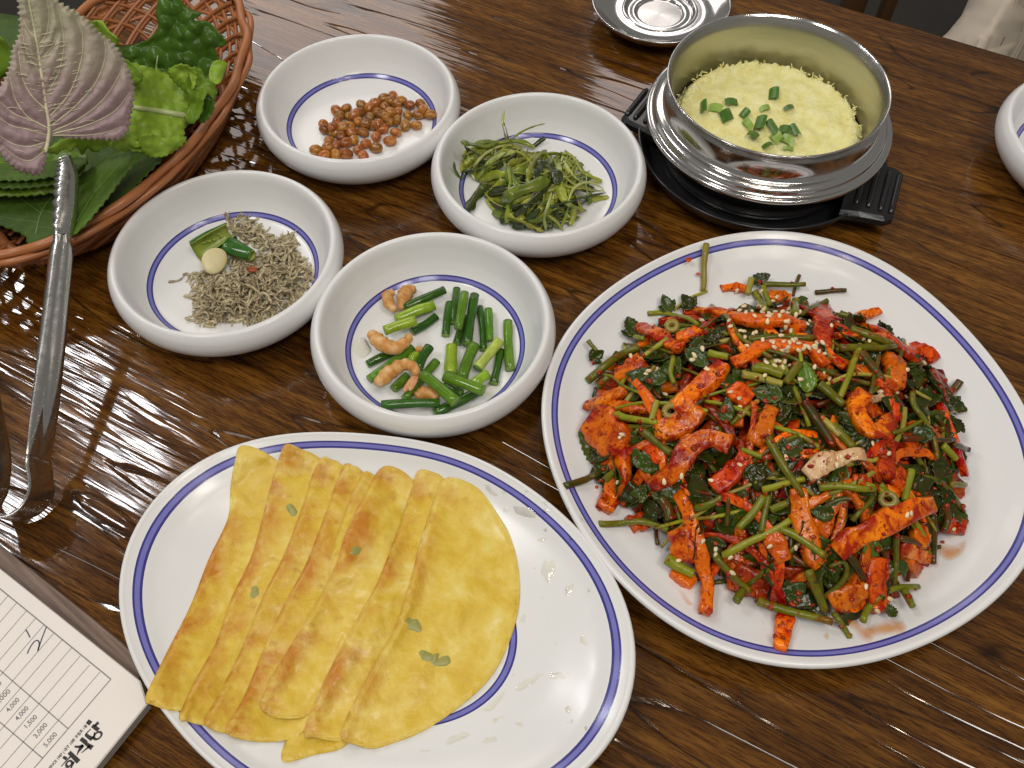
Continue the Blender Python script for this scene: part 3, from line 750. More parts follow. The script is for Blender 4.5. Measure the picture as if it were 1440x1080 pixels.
# the big perilla leaf, purple underside towards us
PL = [(30, -34), (46, -30), (62, -14), (72, -2), (80, 3), (90, 9), (103, 16), (114, 24), (126, 33), (138, 47), (153, 58), (165, 70), (172, 84), (179, 97), (184, 110), (187, 124), (186, 140), (183, 155), (181, 168), (179, 180), (174, 189), (162, 195), (141, 194), (118, 193), (93, 192), (76, 190), (69, 198), (64, 214), (62, 228), (57, 243), (40, 242), (22, 236), (7, 222), (-6, 204), (-18, 186), (-22, 165), (-14, 145), (0, 124), (10, 108), (16, 88), (19, 70), (26, 56), (30, 40), (28, 15), (27, -15)]
pz_ = plane((64, 214, .104), (40, -20, .175), (185, 140, .112))
bl = leaf('perilla_leaf', PL, pz_, MAT['purple'], 'large perilla leaf turned to show its veined purple underside', serr=4.6, step=2.6, quilt=.0030, bub=.0012, bsc=210, wave=.0045, wsc=22, seed=31, smoothb=True,
     attr=lambda x, y: max(0, min(1, (y - 30) / 130 + .3 * n3((x * .02, y * .02, 0)))),
     veins=[([(36, -28), (42, 10), (50, 50), (57, 95), (65, 150), (69, 178), (67, 200), (63, 214)], .0007, .0021),
            ([(57, 61), (66, 45), (69, 20), (66, 0)], .0006, .0003), ([(59, 82), (74, 64), (80, 46)], .0005, .0003), ([(67, 131), (83, 100), (90, 60), (85, 25), (80, 8)], .0008, .0003),
            ([(71, 163), (98, 130), (114, 85), (116, 50), (108, 26)], .0009, .0003), ([(72, 177), (105, 150), (135, 115), (148, 80), (147, 58)], .0009, .0003), ([(73, 185), (110, 168), (145, 140), (168, 105), (172, 92)], .0009, .0003),
            ([(74, 188), (122, 176), (160, 157), (183, 130)], .0008, .0003), ([(74, 190), (122, 190), (150, 186), (172, 178)], .0007, .0003),
            ([(51, 54), (40, 42), (33, 28)], .0006, .0003), ([(57, 102), (42, 82), (34, 60), (32, 40)], .0007, .0003), ([(65, 154), (45, 135), (32, 110), (26, 72)], .0008, .0003), ([(67, 180), (40, 165), (22, 140), (14, 108)], .0009, .0003),
            ([(42, 168), (20, 160), (0, 143)], .0006, .0003), ([(65, 190), (40, 182), (15, 176), (-10, 158)], .0007, .0003), ([(64, 200), (40, 206), (18, 202), (-8, 186)], .0007, .0003), ([(63, 212), (42, 226), (22, 220), (2, 204)], .0007, .0003)])
# cross veins as fine raised lines, joined
Vs = []; Fs = []
for k in range(90):
    y = RNG.uniform(45, 215); x0 = np.interp(y, [-30, 50, 150, 214], [36, 50, 65, 63]); side = 1 if k % 3 else -1
    x1 = x0 + side * RNG.uniform(12, 26 + 60 * max(0, min(1, y / 130)) * (1 if side > 0 else .6)); x0 = x0 + side * RNG.uniform(2, max(4, abs(x1 - x0) - 14)); L = RNG.uniform(10, 24)
    pts = spline(np.array([(x0, y - side * 0), (x0 + side * L * .5, y - 3 + RNG.uniform(-2, 2)), (x0 + side * L, y - 2 - L * .12)]), 7)
    if not inside(pts, np.array(PL, float)).all() or edist(pts, np.array(PL, float)).min() < 5: continue
    P = []
    for p in pts:
        w = Uv([p], pz_(*p) - LDROP)[0]; nn = (CAM - w) / np.linalg.norm(CAM - w); P.append(w + nn * (.0045 * n3(w, 22, 31) + .0021))
    V, F, _ = sweep(np.array(P), .00018, .00016, 4, nn); b = len(Vs); Vs += list(V); Fs += [tuple(i + b for i in f) for f in F]
mobj('cross_veins', Vs, Fs, MAT['vein'], bl)['kind'] = 'stuff'
V, F, _ = sweep(spline(np.array([U(67, 196, .1035 - LDROP), U(65, 208, .104 - LDROP), U(63, 216, .103 - LDROP)]) + np.array([0, -.001, .002]), 8), .0022, .0022, 8); mobj('leaf_stalk', V, F, MAT['stemy'], bl)
# ------------------------------------------------------------------ instancing of alike food pieces
def inst(name, me, loc, rot=None, sc=1.0, label=None, cat=None, group=None, mat4=None):
    o = bpy.data.objects.new(name, me); COL.objects.link(o)
    if mat4 is not None: o.matrix_world = mat4
    else:
        o.location = [float(v) for v in loc]
        o.rotation_euler = rot or (0, 0, 0)
        o.scale = (sc, sc, sc) if np.isscalar(sc) else sc
    return tag(o, label, cat, group)
def proto(name, V, F, mats, idx=None, smooth=True):
    me = bpy.data.meshes.new(name); me.from_pydata(np.asarray(V, float).tolist(), [], [tuple(map(int, f)) for f in F])
    for m in (mats if isinstance(mats, (list, tuple)) else [mats]): me.materials.append(m)
    if idx is not None: me.polygons.foreach_set('material_index', np.asarray(idx, np.int32))
    if smooth: me.polygons.foreach_set('use_smooth', np.ones(len(me.polygons), bool))
    me.update(); return me
def sphere(nu=12, nv=8):
    V = [(0, 0, 1)]; F = []
    for j in range(1, nv):
        for i in range(nu):
            a, b = 2 * math.pi * i / nu, math.pi * j / nv; V.append((math.sin(b) * math.cos(a), math.sin(b) * math.sin(a), math.cos(b)))
    V.append((0, 0, -1)); n = len(V)
    for i in range(nu): F.append((0, 1 + i, 1 + (i + 1) % nu)); F.append((n - 1, n - 1 - nu + (i + 1) % nu, n - 1 - nu + i))
    for j in range(nv - 2):
        for i in range(nu): F.append((1 + j * nu + i, 1 + (j + 1) * nu + i, 1 + (j + 1) * nu + (i + 1) % nu, 1 + j * nu + (i + 1) % nu))
    return np.array(V), F
SPH = sphere(); SPHL = sphere(8, 6)

# ------------------------------------------------------------------ braised soybeans
MAT['bean'] = food('braised_soybean', [(.30, (.14, .034, .004)), (.5, (.33, .115, .015)), (.72, (.50, .23, .05))], 260, .16, 420, .45, .0008, .35, .015, .10, spec=.6)
beans = [(475,640),(555,565),(610,550),(490,672),(545,690),(880,475),(830,490),(865,505),(930,505),(905,525),(980,530),(1045,525),(1100,585),(1035,585),(970,590),(910,570),(835,540),(780,520),(700,530),(745,545),(790,570),(685,575),(748,605),(820,590),(860,630),(905,620),(955,650),(1020,648),(900,690),(820,670),(765,650),(680,625),(630,600),(575,590),(555,632),(627,655),(708,690),(785,715),(865,740),(655,735),(580,715),(610,750),(725,755),(785,780),(548,770),(510,740),(500,780),(435,795),(480,828),(548,820),(610,815),(680,790),(710,828),(840,600),(720,640),(640,690),(590,660),(530,660),(655,590),(800,640),(1060,555),(870,575)]
bp = []
for k in range(5):
    V = SPH[0] * np.array([.0044, .0035, .0033]); V = np.array([p * (1 + .10 * n3(p, 420, k * 9)) for p in V])
    bp.append(proto('soybean', V, SPH[1], MAT['bean']))
pl = []
for x, y in beans:
    px = (340 + x / 4.153, 20 + y / 4.153); z = .0085
    for _ in range(3):
        w = U(*px, z); r = math.hypot(w[0] - BC['A'][0], w[1] - BC['A'][1]); zz = bowl_z(r) + .0032
        for q in pl:
            d = math.hypot(w[0] - q[0], w[1] - q[1])
            if d < .0056: zz = max(zz, q[2] + math.sqrt(.0060 ** 2 - d * d) * .55)
        z = zz
    pl.append(w)
    inst('soybean', random.choice(bp), w, (random.uniform(-.6, .6), random.uniform(-.6, .6), random.uniform(0, 6.3)), random.uniform(.88, 1.08),
         'glossy brown braised soybean piled in the rear white bowl', 'bean', 'braised soybeans in the bowl')

# ------------------------------------------------------------------ scallion pieces and shrimp
def scal(name, c, tip):
    t = NT(name); v = t.coords(); m = t.n('ShaderNodeMapping'); m.inputs['Scale'].default_value = (1, 1, 1); t.l(v, m.inputs[0])
    col = t.ramp(t.noise(v, 130, 4, .65), [(.3, tuple(q * .7 for q in c)), (.7, tuple(q * 1.25 for q in c))])
    t.set(t.vary(col, .12, .01), t.ramp(t.noise(v, 160, 3), [(.35, (.08,) * 3), (.7, (.24,) * 3)])); t.p.inputs['Subsurface Weight'].default_value = .12; t.p.inputs['Subsurface Radius'].default_value = (.002, .003, .001)
    t.bump(t.noise(v, 350, 3), .22, .0006); return t.m
SCM = {'d': scal('scallion_dark', (.036, .11, .008), 0), 'm': scal('scallion_mid', (.095, .22, .010), 0), 'l': scal('scallion_light', (.25, .38, .020), 0), 'y': scal('scallion_pale', (.42, .50, .085), 0)}
MAT['scut'] = food('scallion_cut', [(.3, (.10, .22, .03)), (.7, (.24, .36, .07))], 300, .4, 300, .3)
SCL = [(480,395,680,305,42,'d',1,'dark scallion stick lying against the uppermost shrimp'),(440,450,630,380,50,'l',1,'thick pale scallion stick second in the upper left stack'),(520,510,640,435,40,'d',0,'dark scallion stick under the pale ones at upper left'),
(385,505,540,455,48,'l',2,'bright yellow-green scallion stick touching the curled shrimp'),(705,370,685,530,38,'d',0,'leftmost dark scallion stick of the upright bunch'),(740,300,725,470,38,'d',0,'rearmost dark scallion stick of the upright bunch'),
(780,320,745,495,40,'m',2,'mid green scallion stick on top of the upright bunch'),(826,330,790,575,44,'d',1,'longest dark scallion stick in the upright bunch'),(790,440,740,570,38,'d',0,'dark scallion stick half hidden under the upright bunch'),
(852,390,870,600,34,'d',0,'thin dark scallion stick right of the upright bunch'),(895,400,902,550,36,'m',1,'short green scallion stick beside the thin dark one'),(990,460,1000,695,44,'m',0,'lone scallion stick nearest the right blue ring'),
(950,555,840,690,48,'y',1,'palest yellow scallion stick, at the right'),(955,600,920,765,36,'d',0,'dark wet scallion stick under the palest one'),(715,580,710,720,56,'l',0,'thick light green stub in the middle of the bowl'),
(825,575,765,735,52,'m',1,'thick mid green stick leaning right in the middle'),(575,720,735,855,50,'m',3,'thick green scallion stick lying on top at the front'),(680,728,872,800,50,'m',3,'thick green scallion stick crossing on top at the right front'),
(890,718,820,770,46,'l',1,'yellow-green stub under the right crossing stick'),(680,765,765,810,36,'d',1,'small dark piece between the two crossing sticks'),(850,800,630,910,44,'d',0,'dark stick nearest the front wall of the bowl'),
(370,870,655,860,42,'d',1,'straight dark scallion stick lying level at the front left'),(300,670,430,612,38,'d',0,'dark scallion stick below the curled shrimp'),(310,745,525,590,42,'m',1,'long mid green stick between the two curled shrimp'),
(605,585,550,690,44,'d',2,'short dark stick standing beside the tailed shrimp'),(515,655,550,620,40,'l',1,'tiny light green stub near the tailed shrimp'),(640,655,485,840,40,'m',0,'long green stick running under the front sticks'),(430,790,500,725,44,'m',0,'short green stub below the tailed shrimp')]
for x1, y1, x2, y2, w, sh, lv, lab in SCL:
    a = (430 + x1 / 3.483, 320 + y1 / 3.483); b = (430 + x2 / 3.483, 320 + y2 / 3.483); rr = w / 3.483 * .000425 / 2
    def zf(p):
        w_ = U(*p, .010); return bowl_z(math.hypot(w_[0] - BC['D'][0], w_[1] - BC['D'][1])) + rr + lv * .0036
    P = spline(np.array([U(*a, zf(a)), (U(*a, zf(a)) + U(*b, zf(b))) / 2 + RNG.uniform(-.0006, .0006, 3), U(*b, zf(b))]), 9)
    rs = rr * (1 + .05 * np.sin(np.linspace(0, 5, 9) + random.random() * 6)); rs[0] *= .97
    V, F, I = sweep(P, rs, rs * .94, 12, roundend=False, lump=.05, lscale=180)
    V[-2] = P[0]; V[-1] = P[-1]
    tag(mobj('scallion_stick', V, F, [SCM[sh], MAT['scut']], idx=I), lab, 'scallion', 'cut scallion sticks in the bowl')
MAT['shrimp'] = food('cooked_shrimp', [(.3, (.50, .17, .025)), (.5, (.62, .32, .09)), (.72, (.74, .52, .27))], 170, .38, 420, .5, .0008, .08, 0, .15)
MAT['shrimpt'] = food('shrimp_tail', [(.3, (.55, .20, .07)), (.7, (.68, .40, .22))], 300, .25, 300, .3, .0005, .05)
def shrimp(pts, ws, lab, tailpts=(), lift=.006):
    q = spline(np.array([(430 + x / 3.483, 320 + y / 3.483) for x, y in pts], float), 34)
    P = np.array([U(*p, .0068 + lift) for p in q]); W = np.interp(np.linspace(0, 1, 34), np.linspace(0, 1, len(ws)), ws) / 3.483 * .00044 / 2
    W = W * (1 + .16 * np.abs(np.sin(np.linspace(0, 7 * math.pi, 34))) - .08)
    V, F, _ = sweep(P, W, W * .95, 12, lump=.10, lscale=300, seed=3)
    o = mobj('shrimp', V, F, MAT['shrimp']); tag(o, lab, 'shrimp', 'small cooked shrimp among the scallions')
    for tp in tailpts:
        q = np.array([U(430 + x / 3.483, 320 + y / 3.483, .0068 + lift * .9) for x, y in tp])
        V, F, _ = sweep(spline(q, 7), np.array([.0012, .0016, .0018, .0017, .0015, .0011, .0005]), .0006, 8); mobj('tail_fin', V, F, MAT['shrimpt'], o)
shrimp([(430, 312), (402, 330), (408, 372), (440, 408)], [30, 46, 50, 26], 'browned shrimp curled at the top left of the scallions')
shrimp([(470, 400), (478, 350), (500, 312), (540, 300)], [24, 60, 66, 30], 'shaggy shrimp lump behind the topmost scallion stick', lift=.005)
shrimp([(316, 510), (345, 545), (385, 575), (440, 590), (490, 560), (512, 525)], [36, 62, 66, 58, 46, 26], 'plump curled shrimp shaped like a crescent', lift=.010)
shrimp([(345, 770), (385, 735), (425, 702), (480, 672), (525, 682), (545, 720)], [40, 62, 60, 52, 44, 30], 'shrimp with its tail hanging down over the sticks', [[(545, 720), (530, 755), (515, 785), (508, 800)], [(540, 718), (515, 755), (490, 790), (484, 805)]], lift=.012)
shrimp([(540, 830), (575, 810), (615, 815), (645, 840)], [40, 56, 56, 34], 'brown shrimp half hidden behind the level dark stick', lift=.005)
shrimp([(540, 600), (560, 596), (582, 604)], [22, 30, 22], 'tiny orange shrimp end showing between the sticks', lift=.006)
MAT['oil'] = None
# ------------------------------------------------------------------ clear oil smears (pancake plate, scallion bowl)
t = NT('clear_oil'); v = t.coords()
fr = t.n('ShaderNodeFresnel'); fr.inputs[0].default_value = 1.45; gl = t.n('ShaderNodeBsdfGlossy'); gl.inputs['Roughness'].default_value = .05
tr = t.n('ShaderNodeBsdfTransparent'); tr.inputs[0].default_value = (.995, .985, .94, 1); mx = t.n('ShaderNodeMixShader')
bm = t.n('ShaderNodeBump'); bm.inputs['Strength'].default_value = .3; bm.inputs['Distance'].default_value = .0008; t.l(t.noise(v, 260, 3), bm.inputs['Height'])
t.l(bm.outputs[0], gl.inputs['Normal']); t.l(bm.outputs[0], fr.inputs['Normal'])
t.l(fr.outputs[0], mx.inputs[0]); t.l(tr.outputs[0], mx.inputs[1]); t.l(gl.outputs[0], mx.inputs[2]); t.l(mx.outputs[0], t.t.nodes['Material Output'].inputs[0]); MAT['oil'] = t.m
def puddle(name, polys, zf, mat, th, step=5, lab=None, cat=None, kind=None):
    Vs = []; Fs = []; al = []
    for poly in polys:
        v, F, d = fill(poly, step)
        W = Uv(v, .009)
        for _ in range(3): W = Uv(v, np.array([float(np.atleast_1d(zf(p[0], p[1]))[0]) for p in W]) + .00025 + th * np.minimum(1, d / 7) ** .6)
        F = [f if np.cross(W[f[1]] - W[f[0]], W[f[2]] - W[f[0]])[2] > 0 else f[::-1] for f in F]
        b = len(Vs); Vs += list(W); Fs += [tuple(i + b for i in f) for f in F]; al += list(np.minimum(1, d / 10))
    o = mobj(name, Vs, Fs, mat); fattr(o, 'cover', al); return tag(o, lab, cat, None, kind)
blob = lambda cx, cy, rx, ry, rot, n=9, j=.35: [(cx + math.cos(a) * rx * (1 + RNG.uniform(-j, j)) * math.cos(rot) - math.sin(a) * ry * (1 + RNG.uniform(-j, j)) * math.sin(rot),
                                    cy + math.cos(a) * rx * math.sin(rot) + math.sin(a) * ry * (1 + RNG.uniform(-j, j)) * math.cos(rot)) for a in np.linspace(0, 2 * math.pi, n, endpoint=False)]
pzL = lambda x, y: PZF['L'](x, y)[0] if True else 0
smears = [blob(RNG.uniform(690, 850), RNG.uniform(690, 1030), *(RNG.uniform(1.5, 4.5),) * 2, 0, 7) for k in range(46)] + [blob(q[0], q[1], q[2] * .8, q[3] * .55, q[4], 11, .5) for q in ((745, 960, 26, 11, -.6), (700, 985, 30, 9, -.7), (740, 720, 20, 14, .4), (770, 800, 14, 34, .2), (800, 830, 8, 22, .3), (640, 1040, 26, 10, -.5), (690, 1040, 22, 8, -.4), (780, 950, 18, 10, .2), (735, 870, 8, 12, 0), (820, 900, 7, 14, 0), (760, 760, 10, 8, 0), (700, 1010, 14, 6, -.5), (770, 870, 5, 5, 0), (745, 830, 4, 4, 0), (800, 1000, 9, 16, .3), (730, 1020, 12, 6, .5), (690, 690, 16, 6, .7), (600, 1056, 18, 6, -.2))]
puddle('oil_smear', smears, pzL, MAT['oil'], .0003, 3, 'clear oily smears on the bare side of the pancake plate', 'oil', 'stuff')
puddle('oil_smear', [blob(508, 490, 12, 14, .2), blob(520, 480, 5, 5, 0), blob(690, 545, 18, 8, -.4), blob(680, 440, 16, 10, .5)], lambda x, y: bowl_z(math.hypot(x - BC['D'][0], y - BC['D'][1])), MAT['oil'], .0008, 4, 'clear oily liquid under the scallion sticks', 'oil', 'stuff')

# ------------------------------------------------------------------ seaweed
def weedmat(name, a, b):
    t = NT(name); v = t.coords(); t.set(t.vary(t.ramp(t.noise(v, 120, 4), [(.3, a), (.7, b)]), .25, .02), .18)
    t.p.inputs['Subsurface Weight'].default_value = .15; t.p.inputs['Subsurface Radius'].default_value = (.002, .003, .001)
    t.bump(t.noise(v, 380, 3), .3, .0006); return t.m
WM = [weedmat('seaweed_olive', (.17, .20, .012), (.36, .38, .045)), weedmat('seaweed_dark', (.022, .034, .007), (.065, .085, .015)), weedmat('seaweed_pale', (.28, .33, .07), (.42, .46, .14)), weedmat('seaweed_green', (.080, .125, .009), (.20, .245, .026))]
SWP = np.array([(210,345),(440,345),(560,350),(720,390),(860,390),(960,470),(1040,560),(1100,670),(1010,720),(960,780),(880,860),(700,893),(560,880),(450,850),(420,780),(350,700),(330,600),(215,560),(180,480)], float)
def zB(w): return bowl_z(math.hypot(w[0] - BC['B'][0], w[1] - BC['B'][1]))
SWc = SWP.mean(0)
def swz(p, k):
    d = edist(np.array([p]), SWP)[0] if inside(np.array([p]), SWP)[0] else 0
    return .0015 + k * min(.018, d * .00013)
def ribbon(pts, w, mat, lab, group, zl, name='seaweed_strand', th=.00028, tw=0.0, n=18, lifts=None):
    q = spline(np.array(pts, float), n); P = []
    for i, p in enumerate(q):
        px = (600 + p[0] / 4.319, 120 + p[1] / 4.319); w_ = U(*px, .01)
        z = zB(w_) + swz(p, zl) + (0 if lifts is None else np.interp(i / (n - 1), np.linspace(0, 1, len(lifts)), lifts))
        P.append(U(*px, z))
    P = np.array(P); ww = w / 4.319 * .00058 / 2
    ws = ww * np.interp(np.linspace(0, 1, n), [0, .1, .5, .9, 1], [.55, .9, 1, .9, .4])
    V, F, _ = sweep(P, ws, th, 6, (.15, -.55, .8), lump=.30, lscale=160, seed=w, twist=tw * (.4 if w > 20 else 1))
    return tag(mobj(name, V, F, mat), lab, 'seaweed', group)
G_ = 'seaweed strands in the bowl'
for k in range(250):
    while True:
        c = RNG.uniform((180, 340), (1100, 900))
        if inside(np.array([c]), SWP)[0]: break
    a = RNG.normal(-.25, .8); L = RNG.uniform(150, 420); cur = RNG.uniform(-1.4, 1.4)
    pts = []; p = c - np.array([math.cos(a), math.sin(a)]) * L / 2; aa = a - cur / 2
    for i in range(5): pts.append(tuple(p)); p = p + np.array([math.cos(aa), math.sin(aa)]) * L / 4; aa += cur / 4
    pts = [q for q in pts if inside(np.array([q]), SWP * 1.0)[0]]
    if len(pts) < 3: continue
    dk = c[1] > 640 and c[0] < 960
    m = WM[int(RNG.choice(4, p=[.25, .35, .08, .32] if dk else [.46, .10, .20, .24]))]
    ribbon(pts, RNG.choice([8, 13, 20, 32, 46], p=[.24, .22, .22, .18, .14]), m, 'thin olive green seaweed strand tangled in the heap of the white bowl', G_, RNG.uniform(.25, 1.05), tw=RNG.uniform(-3, 3))
for pts, w, m, lab, zl, lf in (([(470, 150), (462, 230), (475, 300), (500, 360)], 12, 2, 'pale thin seaweed strand sticking straight up the bowl wall', .6, [.012, .008, .003, 0]),
    ([(500, 350), (480, 260), (455, 200)], 10, 0, 'olive seaweed strand leaning beside the upright pale one', .6, [0, .004, .008]),
    ([(525, 320), (580, 280), (650, 250), (718, 232)], 9, 0, 'slender seaweed strand pointing to the back right of its bowl', .4, [.004, .006, .007, .008]),
    ([(208, 342), (270, 358), (360, 372), (430, 350)], 22, 3, 'green seaweed strip poking out to the left rim', .8, [.004, .003, .002, .002]),
    ([(165, 465), (175, 520), (215, 565), (240, 500)], 14, 3, 'hooked seaweed strand at the left end of the heap', .6, None),
    ([(250, 755), (290, 690), (330, 630), (365, 590)], 52, 1, 'thick dark seaweed stem at the lower left of its heap', .6, [.0015, .002, .003, .003]),
    ([(460, 700), (540, 650), (640, 620), (745, 575)], 66, 3, 'broad seaweed blade crossing the middle of the heap', 1.25, [.001] * 2),
    ([(640, 375), (680, 345), (722, 318)], 30, 1, 'short dark seaweed stub at the back of the heap', .8, [.002, .003, .004]),
    ([(440, 350), (520, 335), (600, 350), (660, 380)], 26, 0, 'dark-edged seaweed strip arching over the back of the heap', 1.0, [.002, .004, .004, .002]),
    ([(840, 400), (900, 450), (950, 530), (1040, 570), (1055, 585), (960, 590)], 16, 0, 'looped seaweed strand at the right of the heap', .9, [.001] * 2),
    ([(860, 700), (900, 620), (980, 590), (1060, 620), (1080, 660)], 12, 2, 'pale looping strand near the right blue ring', 1.0, [.002] * 2),
    ([(960, 690), (1030, 685), (1108, 678)], 30, 0, 'flat olive strip ending beside the right blue ring', .7, None),
    ([(400, 770), (500, 790), (600, 810), (690, 800)], 46, 3, 'wide green blade at the front of the heap', .8, [.001] * 2),
    ([(760, 650), (740, 720), (715, 800), (725, 880)], 16, 2, 'pale strand hanging down the front of the heap', 1.2, [.001] * 2),
    ([(740, 790), (790, 830), (830, 880)], 14, 2, 'pale split strand touching the front rim side', 1.0, None),
    ([(880, 720), (890, 790), (870, 850)], 34, 0, 'short olive strip hanging at the front right of the heap', .8, None),
    ([(650, 560), (720, 500), (780, 540), (800, 600)], 60, 1, 'dark folded blade in the centre of the heap', 1.1, None)):
    ribbon(pts, w, WM[m], lab, G_, zl, lifts=lf)

# ------------------------------------------------------------------ dried anchovies, chilli, garlic
t = NT('dried_anchovy'); v = t.coords()
t.set(t.vary(t.ramp(t.noise(v, 420, 4), [(.3, (.17, .125, .06)), (.5, (.42, .34, .20)), (.75, (.66, .58, .41))]), .35, .01), .32); t.bump(t.noise(v, 900, 3), .4, .0005); MAT['anch'] = t.m
t = NT('anchovy_eye'); v = t.coords(); t.set(t.mix(t.noise(v, 300, 2), (.012, .010, .008), (.03, .025, .02)), .3); MAT['eye'] = t.m
ap = []
for k in range(9):
    c = (RNG.uniform(.2, .9) if k % 2 else RNG.uniform(.8, 1.9)) * (1 if k % 3 else -1); L = .0095; s = np.linspace(0, 1, 10)
    ang = c * (s - .5) * 1.7 + .35 * np.sin(s * 6 + k); dx = np.cumsum(np.cos(ang)) * L / 10; dy = np.cumsum(np.sin(ang)) * L / 10
    P = np.stack([dx - dx.mean(), dy - dy.mean(), .0006 * np.sin(s * 5 + k * 2)], 1)
    V, F, I = sweep(P, np.interp(s, [0, .08, .22, .5, .85, 1], [.0003, .0007, .00085, .00062, .0003, .00045]), np.interp(s, [0, .1, .25, .6, 1], [.0003, .0006, .0007, .0004, .00016]), 6, lump=.15, lscale=500)
    E_ = np.array([P[1] + np.array([0, .0003, .0006]) + q * .00028 for q in SPHL[0]]); b = len(V)
    V = np.vstack([V, E_]); F = F + [tuple(i + b for i in f) for f in SPHL[1]]; I = [0] * (len(F) - len(SPHL[1])) + [1] * len(SPHL[1])
    ap.append(proto('dried_anchovy', V, F, [MAT['anch'], MAT['eye']], I))
ANP = np.array([(655,318),(700,308),(760,298),(830,345),(880,415),(930,405),(1010,415),(1045,510),(1095,545),(1110,610),(1085,690),(1010,770),(900,845),(800,872),(700,862),(620,875),(520,868),(495,850),(520,800),(490,740),(510,690),(470,650),(520,610),(600,600),(690,545),(830,540),(840,470),(720,430),(690,380)], float)
def zC(w): return bowl_z(math.hypot(w[0] - BC['C'][0], w[1] - BC['C'][1]))
def put_anch(p, lift, lab, rz=None, sc=1.0):
    px = (140 + p[0] / 3.723, 220 + p[1] / 3.723); w = U(*px, .009); z = zC(w) + lift; w = U(*px, z)
    inst('dried_anchovy', ap[int(RNG.integers(9))], w, (RNG.normal(0, .5), RNG.normal(0, .5), RNG.uniform(0, 6.3) if rz is None else rz), sc, lab, 'anchovy', 'tiny dried anchovies in the bowl')
n_ = 0
while n_ < 285:
    p = RNG.uniform((470, 300), (1110, 880))
    if not inside(np.array([p]), ANP)[0]: continue
    d = edist(np.array([p]), ANP)[0]
    put_anch(p, .0008 + RNG.uniform(.2, 1) * min(.013, d * .00012), 'tiny curled dried anchovy heaped in the white bowl by the basket', sc=RNG.uniform(.9, 1.3)); n_ += 1
Vs = []; Fs = []
k_ = 0
while k_ < 420:
    p = RNG.uniform((470, 300), (1110, 880))
    if not inside(np.array([p]), ANP)[0]: continue
    d = edist(np.array([p]), ANP)[0]; me = ap[k_ % 9]; px = (140 + p[0] / 3.723, 220 + p[1] / 3.723); w = U(*px, .009); w = U(*px, zC(w) + .0006 + RNG.uniform(0, .75) * min(.011, d * .00011))
    R3 = np.array(Matrix.Rotation(RNG.uniform(0, 6.3), 3, 'Z') @ Matrix.Rotation(RNG.normal(0, .35), 3, 'X')); sc_ = RNG.uniform(1.0, 1.4); b = len(Vs)
    Vs += [w + R3 @ np.array(q.co) * sc_ for q in me.vertices]; Fs += [tuple(i + b for i in f.vertices) for f in me.polygons[:62]]; k_ += 1
tag(mobj('anchovy_heap', Vs, Fs, MAT['anch']), 'dense lower layer of the dried anchovy heap', 'anchovies', None, 'stuff')
for p, rz, lab in (((405, 645), .6, 'single dried anchovy lying apart at the far left of the heap'), ((455, 630), -.9, 'second stray anchovy just left of the heap'), ((490, 850), .4, 'stray anchovy at the lower left of the heap'),
                   ((570, 885), .1, 'long curled anchovy at the front edge of the heap'), ((1110, 625), .6, 'anchovy touching the blue ring at the right'), ((660, 322), .2, 'anchovy sticking out at the back of the heap')):
    put_anch(p, .001, lab, rz, 1.2)
MAT['chili'] = food('green_chilli_skin', [(.3, (.018, .085, .010)), (.7, (.05, .17, .018))], 120, .15, 200, .2, .0006, 0, 0, .1)
MAT['chilin'] = food('chilli_flesh', [(.3, (.28, .38, .05)), (.7, (.45, .50, .12))], 160, .3, 200, .3)
cc = lambda x, y, z: U(140 + x / 3.723, 220 + y / 3.723, z)
def chili(pa, pb, r0, r1, a0, a1, lab, za, zb_, open_=True):
    A = cc(*pa, za); B = cc(*pb, zb_); ax = (B - A) / np.linalg.norm(B - A); s = np.cross(ax, [0, 0, 1]); s /= np.linalg.norm(s); u = np.cross(s, ax)
    V = []; F = []; I = []; nA, nL = 18, 7
    for lay, dr in ((0, 0), (1, -.0009)):
        for i in range(nL):
            tt = i / (nL - 1); rr = (r0 + (r1 - r0) * tt) * (1 + .06 * math.sin(4 * tt)) + dr
            for k in range(nA):
                a = a0 + (a1 - a0) * k / (nA - 1); wob = 1 + .08 * math.sin(3 * a + tt * 2)
                V.append(A + (B - A) * tt + (s * math.cos(a) + u * math.sin(a)) * rr * wob)
    N = nA * nL
    for i in range(nL - 1):
        for k in range(nA - 1):
            q = (i * nA + k, i * nA + k + 1, (i + 1) * nA + k + 1, (i + 1) * nA + k); F.append(q); I.append(0); F.append(tuple(N + j for j in q[::-1])); I.append(1)
    for i in range(nL - 1):
        for k in (0, nA - 1): F.append((i * nA + k, (i + 1) * nA + k, N + (i + 1) * nA + k, N + i * nA + k)); I.append(1)
    for i in (0, nL - 1):
        for k in range(nA - 1): F.append((i * nA + k, i * nA + k + 1, N + i * nA + k + 1, N + i * nA + k)); I.append(1)
    return tag(mobj('green_chilli_piece', V, F, [MAT['chili'], MAT['chilin']], idx=I), lab, 'chilli', 'green chilli pieces on the anchovies')
c1_ = chili((505, 500), (690, 395), .0066, .0062, -math.pi * 1.42, .30, 'green chilli piece cut open with pale flesh showing', .0135, .0135)
for k in range(9):
    p = cc(540 + k * 12, 455 - k * 6 + RNG.uniform(-12, 12), .0125); V = SPHL[0] * np.array([.0011, .0011, .0006]) + p
    mobj('chilli_seed', V, SPHL[1], MAT['chilin'], c1_)
chili((672, 470), (800, 520), .0054, .0036, 0, 2 * math.pi * .94, 'glossy dark green chilli end beside the garlic', .0125, .0125)
MAT['garlic'] = food('garlic', [(.3, (.62, .52, .24)), (.7, (.74, .66, .40))], 90, .32, 200, .15, .0005, 0, 0, .2)
